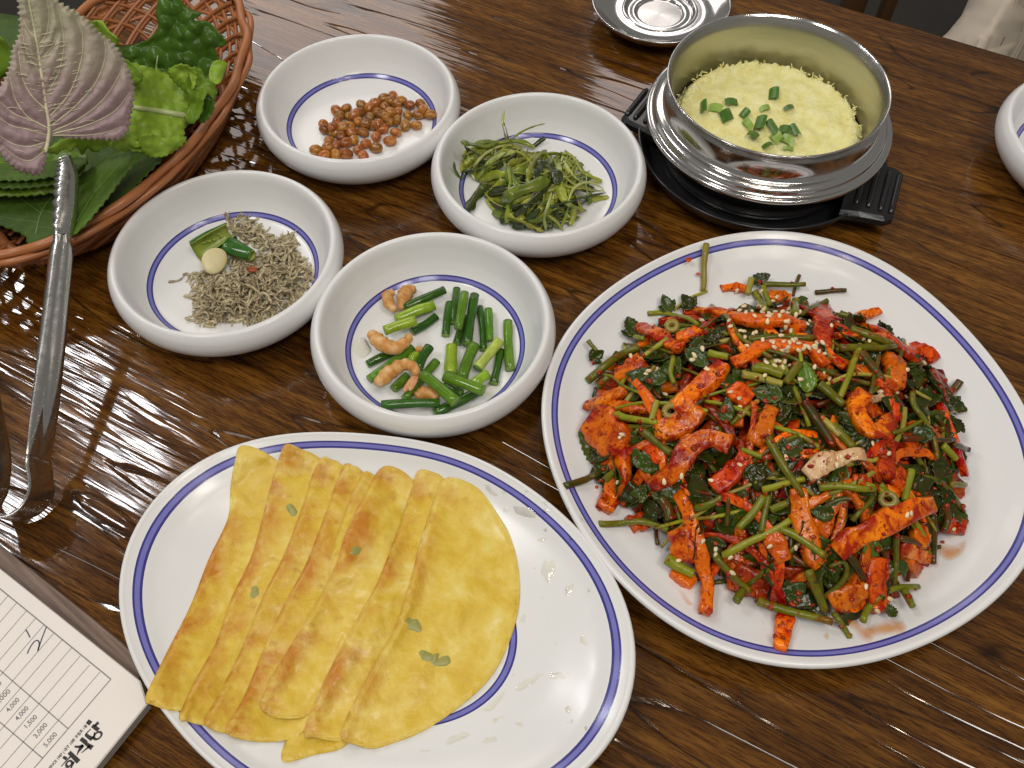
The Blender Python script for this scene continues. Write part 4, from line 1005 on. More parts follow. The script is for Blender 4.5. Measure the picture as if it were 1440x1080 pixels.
g = cc(600, 545, .0145); gx = cc(640, 480, .0165) - cc(550, 612, .0125); gx /= np.linalg.norm(gx); gn_ = (CAM - g) / np.linalg.norm(CAM - g); gn_ = gn_ - gx * (gn_ @ gx); gn_ /= np.linalg.norm(gn_); gy = np.cross(gn_, gx)
V = [g + gx * q[0] * .0082 * (1 - .12 * q[1]) + gy * q[1] * .0068 + gn_ * np.sign(q[2]) * abs(q[2]) ** .5 * .0014 for q in sphere(20, 10)[0]]
tag(mobj('garlic_slice', V, sphere(20, 10)[1], MAT['garlic']), 'pale round garlic slice on the dried anchovies', 'garlic')
MAT['flake'] = food('chilli_flake', [(.3, (.28, .035, .004)), (.7, (.45, .10, .012))], 200, .3, 300, .4)
V = [cc(800, 592, .0165) + q * np.array([.0032, .0022, .0010]) * (1 + .35 * n3(q, 2.2, 4)) for q in sphere(12, 8)[0]]
tag(mobj('chilli_flake', V, SPH[1], MAT['flake']), 'orange chilli flake resting on the dried anchovies', 'chilli flake')
# ------------------------------------------------------------------ folded pancakes
t = NT('fried_pancake'); v = t.coords(); at = t.n('ShaderNodeAttribute', attribute_name='toast')
base = t.ramp(t.noise(v, 70, 5, .6, .4), [(.25, (.62, .38, .022)), (.45, (.71, .49, .052)), (.6, (.77, .58, .11)), (.78, (.83, .72, .29))])
n1 = t.noise(v, 55, 5, .65, .5)
tf = t.ramp(t.math('MULTIPLY', at.outputs['Fac'], t.math('MULTIPLY_ADD', n1, 2.2)), [(.36, (0, 0, 0)), (.85, (1, 1, 1))])
n1b = tf.node.inputs[0].links[0].from_node.inputs[1].links[0].from_node; n1b.inputs[2].default_value = -.35
col = t.mix(tf, base, (.56, .215, .012))
sp = t.ramp(t.noise(v, 150, 4, .6), [(.60, (0, 0, 0)), (.74, (1, 1, 1))])
col = t.mix(t.math('MULTIPLY', sp, t.math('MULTIPLY', at.outputs['Fac'], .55)), col, (.34, .105, .012))
t.set(col, t.ramp(t.noise(v, 110, 3), [(.35, (.24,) * 3), (.7, (.50,) * 3)]))
t.p.inputs['Specular IOR Level'].default_value = .4
t.p.inputs['Subsurface Weight'].default_value = .05; t.p.inputs['Subsurface Radius'].default_value = (.005, .0035, .001)
pv = t.n('ShaderNodeTexVoronoi', feature='SMOOTH_F1'); pv.inputs['Scale'].default_value = 210; pv.inputs['Smoothness'].default_value = .6; t.l(v, pv.inputs['Vector'])
pm = t.ramp(t.noise(v, 45, 3), [(.42, (0, 0, 0)), (.60, (1, 1, 1))])
bh = t.math('ADD', t.math('MULTIPLY', t.noise(v, 380, 5, .7), .75), t.math('MULTIPLY', t.math('MULTIPLY', pv.outputs['Distance'], pm), -1.3))
t.bump(bh, .5, .0011); t.p.inputs['Coat Weight'].default_value = .15; t.p.inputs['Coat Roughness'].default_value = .15; MAT['pan'] = t.m
t = NT('herb_in_batter'); v = t.coords(); t.set(t.mix(t.noise(v, 200, 3), (.24, .25, .06), (.40, .36, .09)), .4); MAT['herb'] = t.m
PK = [
 ('hidden lowest folded pancake whose end shows at the front', [(545, 800), (600, 800), (560, 900), (520, 985), (489, 1046), (440, 1062), (398, 1071), (402, 1040), (430, 990), (480, 900)], [(400, 1070), (480, 900)], 0),
 ('leftmost folded pancake, its upper corner lying over the plate rim', [(338, 627), (365, 632), (391, 649), (440, 690), (430, 760), (395, 840), (340, 930), (290, 985), (251, 1000), (213, 991), (204, 981), (231, 924), (267, 853), (293, 787), (320, 729), (324, 684), (330, 650)], [(204, 985), (267, 853), (310, 745)], 1.0),
 ('second folded pancake from the left with a dark herb fleck', [(402, 624), (425, 632), (449, 644), (500, 690), (480, 780), (430, 880), (380, 960), (320, 1015), (287, 1020), (262, 1014), (251, 1008), (275, 955), (302, 907), (324, 844), (355, 778), (378, 693), (392, 645)], [(251, 1009), (324, 844), (402, 624)], 1.0),
 ('third folded pancake from the left', [(453, 642), (466, 646), (482, 654), (530, 700), (510, 800), (450, 900), (400, 985), (350, 1030), (315, 1031), (298, 1026), (286, 1013), (307, 978), (342, 907), (369, 840), (400, 778), (427, 707), (440, 665)], [(286, 1013), (369, 840), (453, 642)], .9),
 ('fourth folded pancake from the left, browned along its fold', [(485, 652), (497, 655), (509, 662), (545, 710), (560, 800), (520, 900), (460, 990), (420, 1034), (404, 1041), (360, 1043), (317, 1029), (342, 982), (373, 907), (400, 849), (431, 791), (458, 720), (472, 680)], [(317, 1029), (400, 849), (485, 652)], 1.0),
 ('narrow folded pancake edge squeezed between its neighbours', [(511, 664), (527, 669), (560, 700), (560, 780), (520, 830), (475, 820), (462, 800), (480, 735), (495, 695)], [(470, 790), (511, 664)], .6),
 ('blistered folded pancake with a rounded lower end', [(542, 655), (558, 658), (578, 672), (620, 720), (610, 800), (560, 880), (500, 960), (436, 1004), (409, 1011), (385, 1009), (369, 1000), (366, 988), (382, 951), (409, 907), (444, 849), (471, 795), (489, 738), (516, 689), (530, 664)], [(366, 991), (444, 849), (542, 655)], .9),
 ('folded pancake second from the right', [(592, 660), (610, 664), (626, 674), (670, 720), (680, 800), (640, 900), (560, 1000), (510, 1040), (480, 1043), (445, 1038), (427, 1031), (453, 964), (480, 911), (507, 862), (533, 813), (562, 738), (578, 689), (584, 668)], [(427, 1031), (507, 862), (592, 660)], .85),
 ('rightmost folded pancake, a whole glossy half moon on top', [(631, 671), (656, 677), (678, 692), (700, 723), (718, 755), (729, 798), (731, 842), (722, 886), (704, 930), (678, 966), (633, 1004), (589, 1031), (544, 1048), (522, 1053), (498, 1047), (479, 1034), (507, 969), (533, 924), (560, 871), (578, 812), (589, 769), (607, 711), (618, 682)], [(479, 1034), (560, 871), (631, 671)], 1.0)]
polys = [np.array(p[1], float) for p in PK]
for i, (lab, poly, fold, ts) in enumerate(PK):
    v, F, d = fill(poly, 5.0)
    fd = np.min([np.hypot(*(v - (np.array(a) * (1 - q) + np.array(b) * q)).T) for a, b in zip(fold[:-1], fold[1:]) for q in np.linspace(0, 1, 25)], axis=0)
    zb_ = np.zeros(len(v))
    for j in range(i):
        ins = inside(v, polys[j]); dj = edist(v, polys[j]); sd = np.where(ins, dj, -dj)
        sm = np.clip((sd + 26) / 52, 0, 1); zb_ += .0028 * sm * sm * (3 - 2 * sm)
    W = Uv(v, .012)
    th = .0021 + .0008 * np.exp(-(fd / 12) ** 2)
    edge = np.clip(1 - d / 3.2, 0, 1)
    for _ in range(3):
        pz = np.array([PZF['L'](p[0], p[1])[0] for p in W])
        z = np.maximum(pz, .0068) + .0004 + zb_ + th * (1 - edge ** 2 * .85)
        bb = np.array([.0006 * n3(p, 60, i * 5) + (.0007 if i < 8 else .0003) * n3(p, 190, i * 3) for p in W]) * np.clip(d / 9, 0.15, 1)
        W = Uv(v, z + bb)
    W2, F2 = skirted(W, F, pz + zb_ + .0003, None)
    F2 = [f if len(f) == 4 or np.cross(W2[f[1]] - W2[f[0]], W2[f[2]] - W2[f[0]])[2] > 0 else f[::-1] for f in F2]
    o = mobj('folded_pancake', W2, F2, MAT['pan']); tag(o, lab, 'pancake', 'folded thin pancakes fanned over the oval plate')
    tv = ts * (np.exp(-(fd / 38) ** 2) * .72 + (.27 if i < 8 else .02))
    fattr(o, 'toast', np.concatenate([tv, np.full(len(W2) - len(v), .5)]))
    o['_v'] = 0; del o['_v']
    for (hx, hy, hr, own) in ((582, 878, 11, 8), (600, 922, 9, 8), (622, 930, 10, 8), (410, 717, 9, 2), (357, 833, 8, 2), (500, 775, 8, 6), (478, 765, 6, 4), (612, 926, 7, 8)):
        if own == i:
            q = blob(hx, hy, hr * 1.4, hr * .9, RNG.uniform(0, 3), 8, .3); vv, ff, dd = fill(q, 4)
            idx = [np.argmin(((v - p) ** 2).sum(1)) for p in vv]; zz = np.array([W[k][2] for k in idx]); Wh = Uv(vv, zz + .00030 + .0001 * np.minimum(1, dd / 4) - .0005 * (dd < .5))
            ff = [f if np.cross(Wh[f[1]] - Wh[f[0]], Wh[f[2]] - Wh[f[0]])[2] > 0 else f[::-1] for f in ff]
            mobj('herb_fleck', Wh, ff, MAT['herb'], o)

# ------------------------------------------------------------------ steamed egg and its chopped scallion
t = NT('steamed_egg'); v = t.coords()
vo = t.n('ShaderNodeTexVoronoi'); vo.inputs['Scale'].default_value = 620; t.l(v, vo.inputs['Vector'])
col = t.ramp(t.noise(v, 120, 5, .65), [(.3, (.74, .66, .22)), (.55, (.84, .79, .37)), (.75, (.88, .86, .55))])
t.set(t.mix(t.ramp(vo.outputs['Distance'], [(.02, (0, 0, 0)), (.22, (1, 1, 1))]), t.mix(1.0, col, (.78, .72, .5), 'MULTIPLY'), col), .42)
t.p.inputs['Subsurface Weight'].default_value = .3; t.p.inputs['Subsurface Radius'].default_value = (.006, .005, .002)
t.bump(t.math('ADD', vo.outputs['Distance'], t.noise(v, 700, 3)), .4, .0008); MAT['egg'] = t.m
NR, NS = 70, 230; V = [(PC[0], PC[1], .0335)]; F = []
ZE = .031
for i in range(1, NR):
    rho = i / (NR - 1)
    for q in range(NS):
        a = 2 * math.pi * q / NS; back = max(0, math.sin(a - .25)) ** .5 if math.sin(a - .25) > 0 else 0
        r = .0584 * rho * (1 - .045 * back) + .0006 * n3((math.cos(a) * 9, math.sin(a) * 9, 0), 1) * rho
        x, y = PC[0] + r * math.cos(a), PC[1] + r * math.sin(a)
        z = ZE + .0022 * (1 - rho ** 2) + .0020 * n3((x, y, 0), 75) + .0007 * n3((x, y, 1), 150) * (.5 + rho) + .0003 * n3((x, y, 5), 430)
        fr_ = max(0, (rho - .82) / .18)
        z += fr_ * (1 - fr_) * 3.0 * (.0035 * back + .0015) * (.6 + 1.5 * abs(n3((a * 5, rho * 8, 0), 2.5))) - fr_ ** 4 * .006
        if fr_ > 0: r2 = .0022 * fr_ * n3((a * 16, rho * 5, 3), 1.7); x += r2 * math.cos(a); y += r2 * math.sin(a)
        V.append((x, y, z))
for q in range(NS): F.append((0, 1 + q, 1 + (q + 1) % NS))
for i in range(NR - 2):
    for q in range(NS): F.append((1 + i * NS + q, 1 + (i + 1) * NS + q, 1 + (i + 1) * NS + (q + 1) % NS, 1 + i * NS + (q + 1) % NS))
o = mobj('steamed_egg', V, F, MAT['egg']); tag(o, 'pale yellow fluffy steamed egg filling the steel pot', 'egg')
# frilly foam standing at the back edge: joined fine tufts
Vs = []; Fs = []
for k in range(170):
    a = RNG.uniform(-.35, 3.5); r = .0572 - abs(RNG.normal(0, .0035)); b0 = np.array([PC[0] + r * math.cos(a), PC[1] + r * math.sin(a), ZE - .0005])
    L = RNG.uniform(.0006, .0026); dd = np.array([math.cos(a) * RNG.uniform(-1.2, .6) + RNG.normal(0, .5), math.sin(a) * RNG.uniform(-1.2, .6) + RNG.normal(0, .5), 1.3]); dd /= np.linalg.norm(dd)
    P = spline(np.array([b0, b0 + dd * L * .6, b0 + dd * L + RNG.normal(0, .0012, 3)]), 6); V, F, _ = sweep(P, np.linspace(.0008, .0003, 6), .0004, 5, (0, -.7, .7), lump=.3, lscale=600)
    b = len(Vs); Vs += list(V); Fs += [tuple(i + b for i in f) for f in F]
mobj('foam_frill', Vs, Fs, MAT['egg'], o)['kind'] = 'stuff'
MAT['chive'] = food('chopped_scallion', [(.3, (.032, .10, .008)), (.7, (.085, .21, .015))], 200, .28, 300, .3, .0005, .15, .01)
MAT['chivel'] = food('chopped_scallion_pale', [(.3, (.18, .33, .04)), (.7, (.34, .46, .08))], 200, .3, 300, .3, .0005, .1)
CH = [(1089, 129, 17, 20, .1, 0, 'large flat square of scallion at the back of the egg'), (990, 147, 10, 20, 0, 0, 'scallion bit standing at the left of the egg'), (1007, 150, 24, 9, .3, 1, 'pale scallion strip at the left of the egg'),
      (1029, 141, 24, 12, -.15, 0, 'scallion piece above the pair on the left'), (1022, 160, 22, 18, -.5, 0, 'paired scallion squares left of the middle'), (1110, 149, 18, 8, -.35, 0, 'lone narrow scallion piece at the right'),
      (1076, 150, 18, 9, -.3, 1, 'pale scallion bit above the middle cluster'), (1048, 157, 15, 14, .8, 0, None), (1070, 170, 18, 26, .3, 0, None), (1060, 187, 20, 14, .6, 0, None), (1088, 176, 14, 30, -.5, 0, None),
      (1104, 180, 20, 14, .3, 0, None), (1119, 180, 14, 24, -.4, 0, None), (1080, 202, 17, 10, -.4, 0, 'scallion piece at the front of the middle cluster'), (1109, 195, 24, 9, .5, 1, 'pale scallion strip at the front right of the egg'), (1109, 207, 20, 6, .1, 1, 'lowest pale scallion sliver on the egg'), (1092, 190, 20, 14, 1.0, 1, None), (1052, 172, 22, 9, .9, 1, None)]
for x, y, w, h, rot, m, lab in CH:
    w *= .78; h *= .78
    hz = .0355 + (.0012 if lab is None else .0003) * RNG.uniform(.6, 1.8); V = []; F = []; c, s = math.cos(rot), math.sin(rot); tilt = RNG.normal(0, .04, 2)
    for lay in (0, 1):
        for j in range(4):
            for i in range(4):
                u, q = (i / 3 - .5) * w, (j / 3 - .5) * h
                p = U(x + u * c - q * s, y + u * s + q * c, hz); V.append(p + np.array([0, 0, -.00045 * lay - .0012 * (i / 3 - .5) ** 2 * 4 + tilt[0] * (i - 1.5) * .01 + tilt[1] * (j - 1.5) * .01]))
    for j in range(3):
        for i in range(3): q = (j * 4 + i, j * 4 + i + 1, (j + 1) * 4 + i + 1, (j + 1) * 4 + i); F += [q[::-1], tuple(k + 16 for k in q)]
    ed = [0, 1, 2, 3, 7, 11, 15, 14, 13, 12, 8, 4]
    for a_, b_ in zip(ed, ed[1:] + ed[:1]): F.append((a_, b_, b_ + 16, a_ + 16))
    tag(mobj('chopped_scallion', V, F, MAT['chivel'] if m else MAT['chive'], smooth=False), lab or 'small scallion piece in the middle cluster on the egg', 'scallion', 'chopped scallion on the steamed egg')
# ------------------------------------------------------------------ red spicy salad heaped on the round plate
HF = smooth_poly(np.array([(822,600),(838,555),(858,510),(888,478),(935,455),(1000,442),(1080,436),(1160,440),(1230,465),(1285,505),(1325,555),(1350,620),(1352,690),(1335,745),(1298,795),(1255,838),(1200,862),(1140,862),(1080,845),(1030,830),(985,815),(945,795),(910,745),(860,705),(835,660)], float), 12)
HW = Uv(HF, .010)[:, :2]; HC = HW.mean(0) + np.array([0, .004])
_ha = np.arctan2(HW[:, 1] - HC[1], HW[:, 0] - HC[0]); _hr = np.hypot(*(HW - HC).T); _o = np.argsort(_ha)
_ha = _ha[_o]; _hr = _hr[_o]; _ha = np.concatenate([_ha - 2 * math.pi, _ha, _ha + 2 * math.pi]); _hr = np.tile(_hr, 3)
HMAX = .045
def hrho(x, y): return math.hypot(x - HC[0], y - HC[1]) / np.interp(math.atan2(y - HC[1], x - HC[0]), _ha, _hr)
def H(x, y):
    r = hrho(x, y); p = PZF['R'](x, y)[0]
    b = p + .0010
    return b + (HMAX * (1 - r ** 2.1) ** .80 if r < 1 else 0)
def Hs(x, y):   # lumpy surface
    r = hrho(x, y); return H(x, y) + (.0045 * n3((x, y, 0), 42, 3) * min(1, (1 - r) * 3) if r < 1 else 0)
def on_heap(px, lift=0.0):
    d = _fw + _rt * (px[0] - 720) / F_PX - _up * (px[1] - 540) / F_PX
    t0 = (.075 - CAM[2]) / d[2]; t1 = (.003 - CAM[2]) / d[2]; prev = t0
    for t in np.linspace(t0, t1, 46):
        p = CAM + d * t
        if p[2] <= Hs(p[0], p[1]) + lift:
            a, b = prev, t
            for _ in range(7):
                m = (a + b) / 2; q = CAM + d * m
                if q[2] <= Hs(q[0], q[1]) + lift: b = m
                else: a = m
            return CAM + d * b
        prev = t
    return CAM + d * t1
def hnorm(p):
    e = .004; g = np.array([-(H(p[0] + e, p[1]) - H(p[0] - e, p[1])) / (2 * e), -(H(p[0], p[1] + e) - H(p[0], p[1] - e)) / (2 * e), 1.0]); return g / np.linalg.norm(g)

def sauced(name, a, b, red, amt, rough=.16):
    t = NT(name); v = t.coords()
    base = t.ramp(t.noise(v, 150, 4, .6), [(.3, a), (.7, b)])
    n = t.noise(v, 95, 5, .65, .6)
    k = t.ramp(n, [(amt - .07, (0, 0, 0)), (amt + .07, (1, 1, 1))])
    col = t.mix(k, base, red)
    pu = t.noise(v, 520, 3, .6)
    col = t.mix(t.ramp(pu, [(.56, (0, 0, 0)), (.68, (1, 1, 1))]), col, t.mix(1.0, red, (.8, .6, .5), 'MULTIPLY'))
    t.set(t.vary(col, .22, .005), t.ramp(t.noise(v, 200, 3), [(.35, (rough - .10,) * 3), (.7, (rough + .14,) * 3)]))
    t.p.inputs['Specular IOR Level'].default_value = .38
    t.bump(t.math('ADD', t.math('MULTIPLY', t.noise(v, 230, 2, .5), 1.0), t.math('MULTIPLY', pu, .35)), .6, .0012); return t.m
RED = (.30, .024, .003); DRED = (.105, .010, .003)
SM = {'o': sauced('spicy_strip_orange', (.78, .115, .001), (.95, .27, .005), (.36, .013, .0003), .50), 'r': sauced('spicy_strip_red', (.62, .058, .0008), (.80, .125, .002), (.32, .010, .0003), .49),
      'd': sauced('spicy_strip_dark', (.32, .026, .0006), (.46, .058, .001), (.16, .006, .0003), .48), 'c': sauced('carrot_strip', (.56, .090, .001), (.72, .16, .003), (.34, .018, .0006), .60, .12),
      'p': sauced('pale_strip', (.62, .36, .17), (.70, .48, .27), (.42, .07, .008), .58)}
def veg(name, a, b, rough=.22, amt=.64, red=(.15, .022, .002)):
    t = NT(name); v = t.coords()
    col = t.ramp(t.noise(v, 110, 4, .6), [(.3, a), (.7, b)])
    t.p.inputs['Specular IOR Level'].default_value = .35
    col = t.mix(t.ramp(t.noise(v, 85, 4, .65, .4), [(amt - .06, (0, 0, 0)), (amt + .10, (1, 1, 1))]), col, red)
    t.set(t.vary(col, .25, .012), rough); t.p.inputs['Subsurface Weight'].default_value = .08; t.p.inputs['Subsurface Radius'].default_value = (.002, .003, .001)
    t.bump(t.noise(v, 330, 4), .35, .0007); return t.m
TM = {'b': veg('bright_stem', (.17, .19, .006), (.30, .30, .016), amt=.60), 'g': veg('green_stem', (.085, .095, .004), (.17, .17, .008), amt=.55), 'k': veg('dark_stem', (.032, .036, .004), (.075, .070, .007), amt=.50), 'y': veg('yellow_stem', (.28, .24, .03), (.40, .34, .06))}
LM = {'g': veg('herb_leaf', (.026, .046, .003), (.060, .088, .007), .20, .60, (.09, .016, .003)), 'k': veg('herb_leaf_dark', (.018, .028, .002), (.042, .052, .004), .16, .55, (.075, .012, .003)), 'b': veg('herb_leaf_bright', (.045, .11, .006), (.10, .19, .015), .16, .70)}
MAT['core'] = sauced('inner_shade_greens', (.012, .010, .003), (.03, .018, .004), (.05, .005, .001), .50)  # near-black colour paints in the shade between the heap's pieces
PXM = .00036   # metres per photo pixel around the heap
heap_objs = []
# added mass under the countable pieces: hides the plate, darkened as gap shade
V = [(HC[0], HC[1], H(*HC) - .006)]; F = []; NR, NS = 34, 110
for i in range(1, NR):
    for q in range(NS):
        a = 2 * math.pi * q / NS; r = np.interp(a if a < math.pi else a - 2 * math.pi, _ha, _hr) * .95 * i / (NR - 1)
        x, y = HC[0] + r * math.cos(a), HC[1] + r * math.sin(a); pl_ = PZF['R'](x, y)[0]
        z = max(pl_ - .0005, H(x, y) - .0135 + .006 * n3((x, y, 0), 75) + .004 * n3((x, y, 2), 190)); V.append((x, y, z if i < NR - 1 else pl_ - .0008))
for q in range(NS): F.append((0, 1 + q, 1 + (q + 1) % NS))
for i in range(NR - 2):
    for q in range(NS): F.append((1 + i * NS + q, 1 + (i + 1) * NS + q, 1 + (i + 1) * NS + (q + 1) % NS, 1 + i * NS + (q + 1) % NS))
o = mobj('shade_dark_greens', V, F, MAT['core']); tag(o, 'added mass of sauced greens inside the red salad heap, coloured dark as inner shade', 'greens', None, 'stuff'); heap_objs.append(o)

GS, GT, GL = 'orange red strips in the spicy salad', 'green stems in the spicy salad', 'herb leaves in the spicy salad'
def strip3(P, w, th, m, lab, up=None, lump=.20, taper=(.85, 1, 1.05, .95, .8)):
    n = len(P); sd_ = RNG.uniform(0, 50); P = P + np.array([[.0013 * n3(p, 75, sd_), .0013 * n3(p, 75, sd_ + 9), .0010 * n3(p, 75, sd_ + 20)] for p in P])
    up = np.array([hnorm(p) + .45 * np.array([n3(p, 60, sd_ + 3), n3(p, 60, sd_ + 5), 0]) for p in P]) if up is None else up
    ws = w / 2 * np.interp(np.linspace(0, 1, n), np.linspace(0, 1, len(taper)), taper) * (1 + .22 * np.array([n3((i * .37, sd_, 0), 1) for i in range(n)]))
    V, F, _ = sweep(P, ws * 1.06, th / 2 * 1.1, 12, up, 5.5, lump, 110, RNG.uniform(0, 50), roundend=False)
    for i in range(len(V)): V[i] += .0009 * np.array([n3(V[i], 420, 3), n3(V[i], 420, 9), n3(V[i], 420, 17)])
    o = tag(mobj('spicy_strip', V, F, m), lab, 'strip', GS); heap_objs.append(o); return o
def stem3(P, w, m, lab):
    n = len(P); w = w * 1.12; sd_ = RNG.uniform(0, 50); P = P + np.array([[.0016 * n3(p, 60, sd_), .0016 * n3(p, 60, sd_ + 9), .0008 * n3(p, 60, sd_ + 20)] for p in P]); V, F, _ = sweep(P, w / 2 * np.linspace(1.05, .85, n), w / 2 * .92, 8, (.1, -.5, .85), 2.0, .08, 300, RNG.uniform(0, 9), roundend=False)
    o = tag(mobj('herb_sprig', V, F, m), lab, 'stem', GT); heap_objs.append(o); return o
def leafmesh(L, wd, serr=3, fold=.35, curl=.3, seed=0):
    n = 15; V = []; F = []; s = np.linspace(0, 1, n)
    for i, t_ in enumerate(s):
        half = wd * (math.sin(math.pi * min(1, t_ ** .75)) ** .8) * (1 - .30 * ((t_ * serr * 1.7) % 1)) / 2 + .0002
        for k, u in enumerate((-1, -.5, 0, .5, 1)):
            V.append((u * half, (t_ - .5) * L, abs(u) * half * fold + curl * L * (t_ - .5) ** 2 * 1.2 + .0007 * n3((u * 2, t_ * 5, seed), 1.6)))
    for i in range(n - 1):
        for k in range(4): F.append((i * 5 + k, i * 5 + k + 1, (i + 1) * 5 + k + 1, (i + 1) * 5 + k))
    return np.array(V), F
def leaf3(p, nrm, ang, L, m, lab, wd=.62):
    V, F = leafmesh(L, L * wd, random.choice((3, 4, 2)), RNG.uniform(-.1, .6), RNG.uniform(-.6, .7), RNG.uniform(0, 40))
    # three-lobed spray: add two smaller side lobes
    if random.random() < .55:
        for sg in (-1, 1):
            v2, f2 = leafmesh(L * .62, L * .40, 3, .3, .3, RNG.uniform(0, 40)); c, s = math.cos(sg * .9), math.sin(sg * .9); v2 = v2 + np.array([0, L * .31, 0])
            v2 = np.stack([v2[:, 0] * c + v2[:, 1] * s, -v2[:, 0] * s + v2[:, 1] * c - L * .38, v2[:, 2]], 1); b = len(V); V = np.vstack([V, v2]); F = F + [tuple(i + b for i in f) for f in f2]
    n_ = nrm / np.linalg.norm(nrm); t_ = np.cross(n_, [.3, .7, .2]); t_ /= np.linalg.norm(t_); b_ = np.cross(n_, t_)
    x = t_ * math.cos(ang) + b_ * math.sin(ang); y = np.cross(n_, x)
    o = tag(mobj('leafy_herb', p + V[:, :1] * x + V[:, 1:2] * y + V[:, 2:] * n_, F, m), lab, 'leaf', GL)
    sd = o.modifiers.new('thickness', 'SOLIDIFY'); sd.thickness = .0004; heap_objs.append(o); return o
# --- filler pieces, half buried; the darker picks put inner shade into the colour
def heap_pt(rmax=.93):
    a = RNG.uniform(0, 2 * math.pi); r = math.sqrt(RNG.uniform(0, 1)) * rmax * np.interp(a if a < math.pi else a - 2 * math.pi, _ha, _hr); return HC + r * np.array([math.cos(a), math.sin(a)])
def heap_path(L, n, dep, curve=.8, tilt=.25):
    c = heap_pt(); a = RNG.uniform(0, 2 * math.pi); cu = RNG.normal(0, curve); ti = RNG.normal(0, tilt); P = []
    p = c - np.array([math.cos(a), math.sin(a)]) * L / 2
    for i in range(n):
        if hrho(*p) < 1.02: P.append((p[0], p[1], max(PZF['R'](*p)[0] + .002, Hs(*p) - dep + ti * L * (i / (n - 1) - .5) * .5)))
        p = p + np.array([math.cos(a), math.sin(a)]) * L / (n - 1); a += cu / n
    return np.array(P)
for k in range(130):
    P = heap_path(RNG.uniform(.024, .052), 9, RNG.uniform(.002, .010))
    if len(P) > 4: strip3(spline(P, 11), RNG.uniform(.0036, .0066), RNG.uniform(.003, .0045), SM[random.choice('orddddrrc')], 'sauce-coated orange strip half buried in the salad heap')
for k in range(160):
    P = heap_path(RNG.uniform(.02, .055), 9, RNG.uniform(-.002, .010), .5, .3)
    if len(P) > 4: stem3(spline(P, 10), RNG.uniform(.0013, .0026), TM[random.choice('bgggkkkkky')], 'thin sauce-stained green stem tangled in the salad heap')
for k in range(255):
    c = heap_pt(.99); z = Hs(*c) - RNG.uniform(-.0025, .0035); p = np.array([c[0], c[1], z])
    leaf3(p, hnorm(p) + RNG.normal(0, .30, 3), RNG.uniform(0, 6.3), RNG.uniform(.012, .022), LM[random.choice('ggkkkk')], 'small dark wilted herb leaf mixed into the salad heap')
for k in range(40):
    P = heap_path(RNG.uniform(.030, .060), 11, RNG.uniform(-.0045, .001), 1.3, .12)
    if len(P) > 5: strip3(spline(P, 15), RNG.uniform(.0028, .0046), RNG.uniform(.0026, .0036), SM[random.choice('oroorcc')], 'sauce-coated orange strip half buried in the salad heap')
for k in range(34):
    P = heap_path(RNG.uniform(.035, .075), 11, RNG.uniform(-.005, -.001), 1.1, .12)
    if len(P) > 5: stem3(spline(P, 14), RNG.uniform(.0014, .0026), TM[random.choice('bggkky')], 'thin sauce-stained green stem tangled in the salad heap')

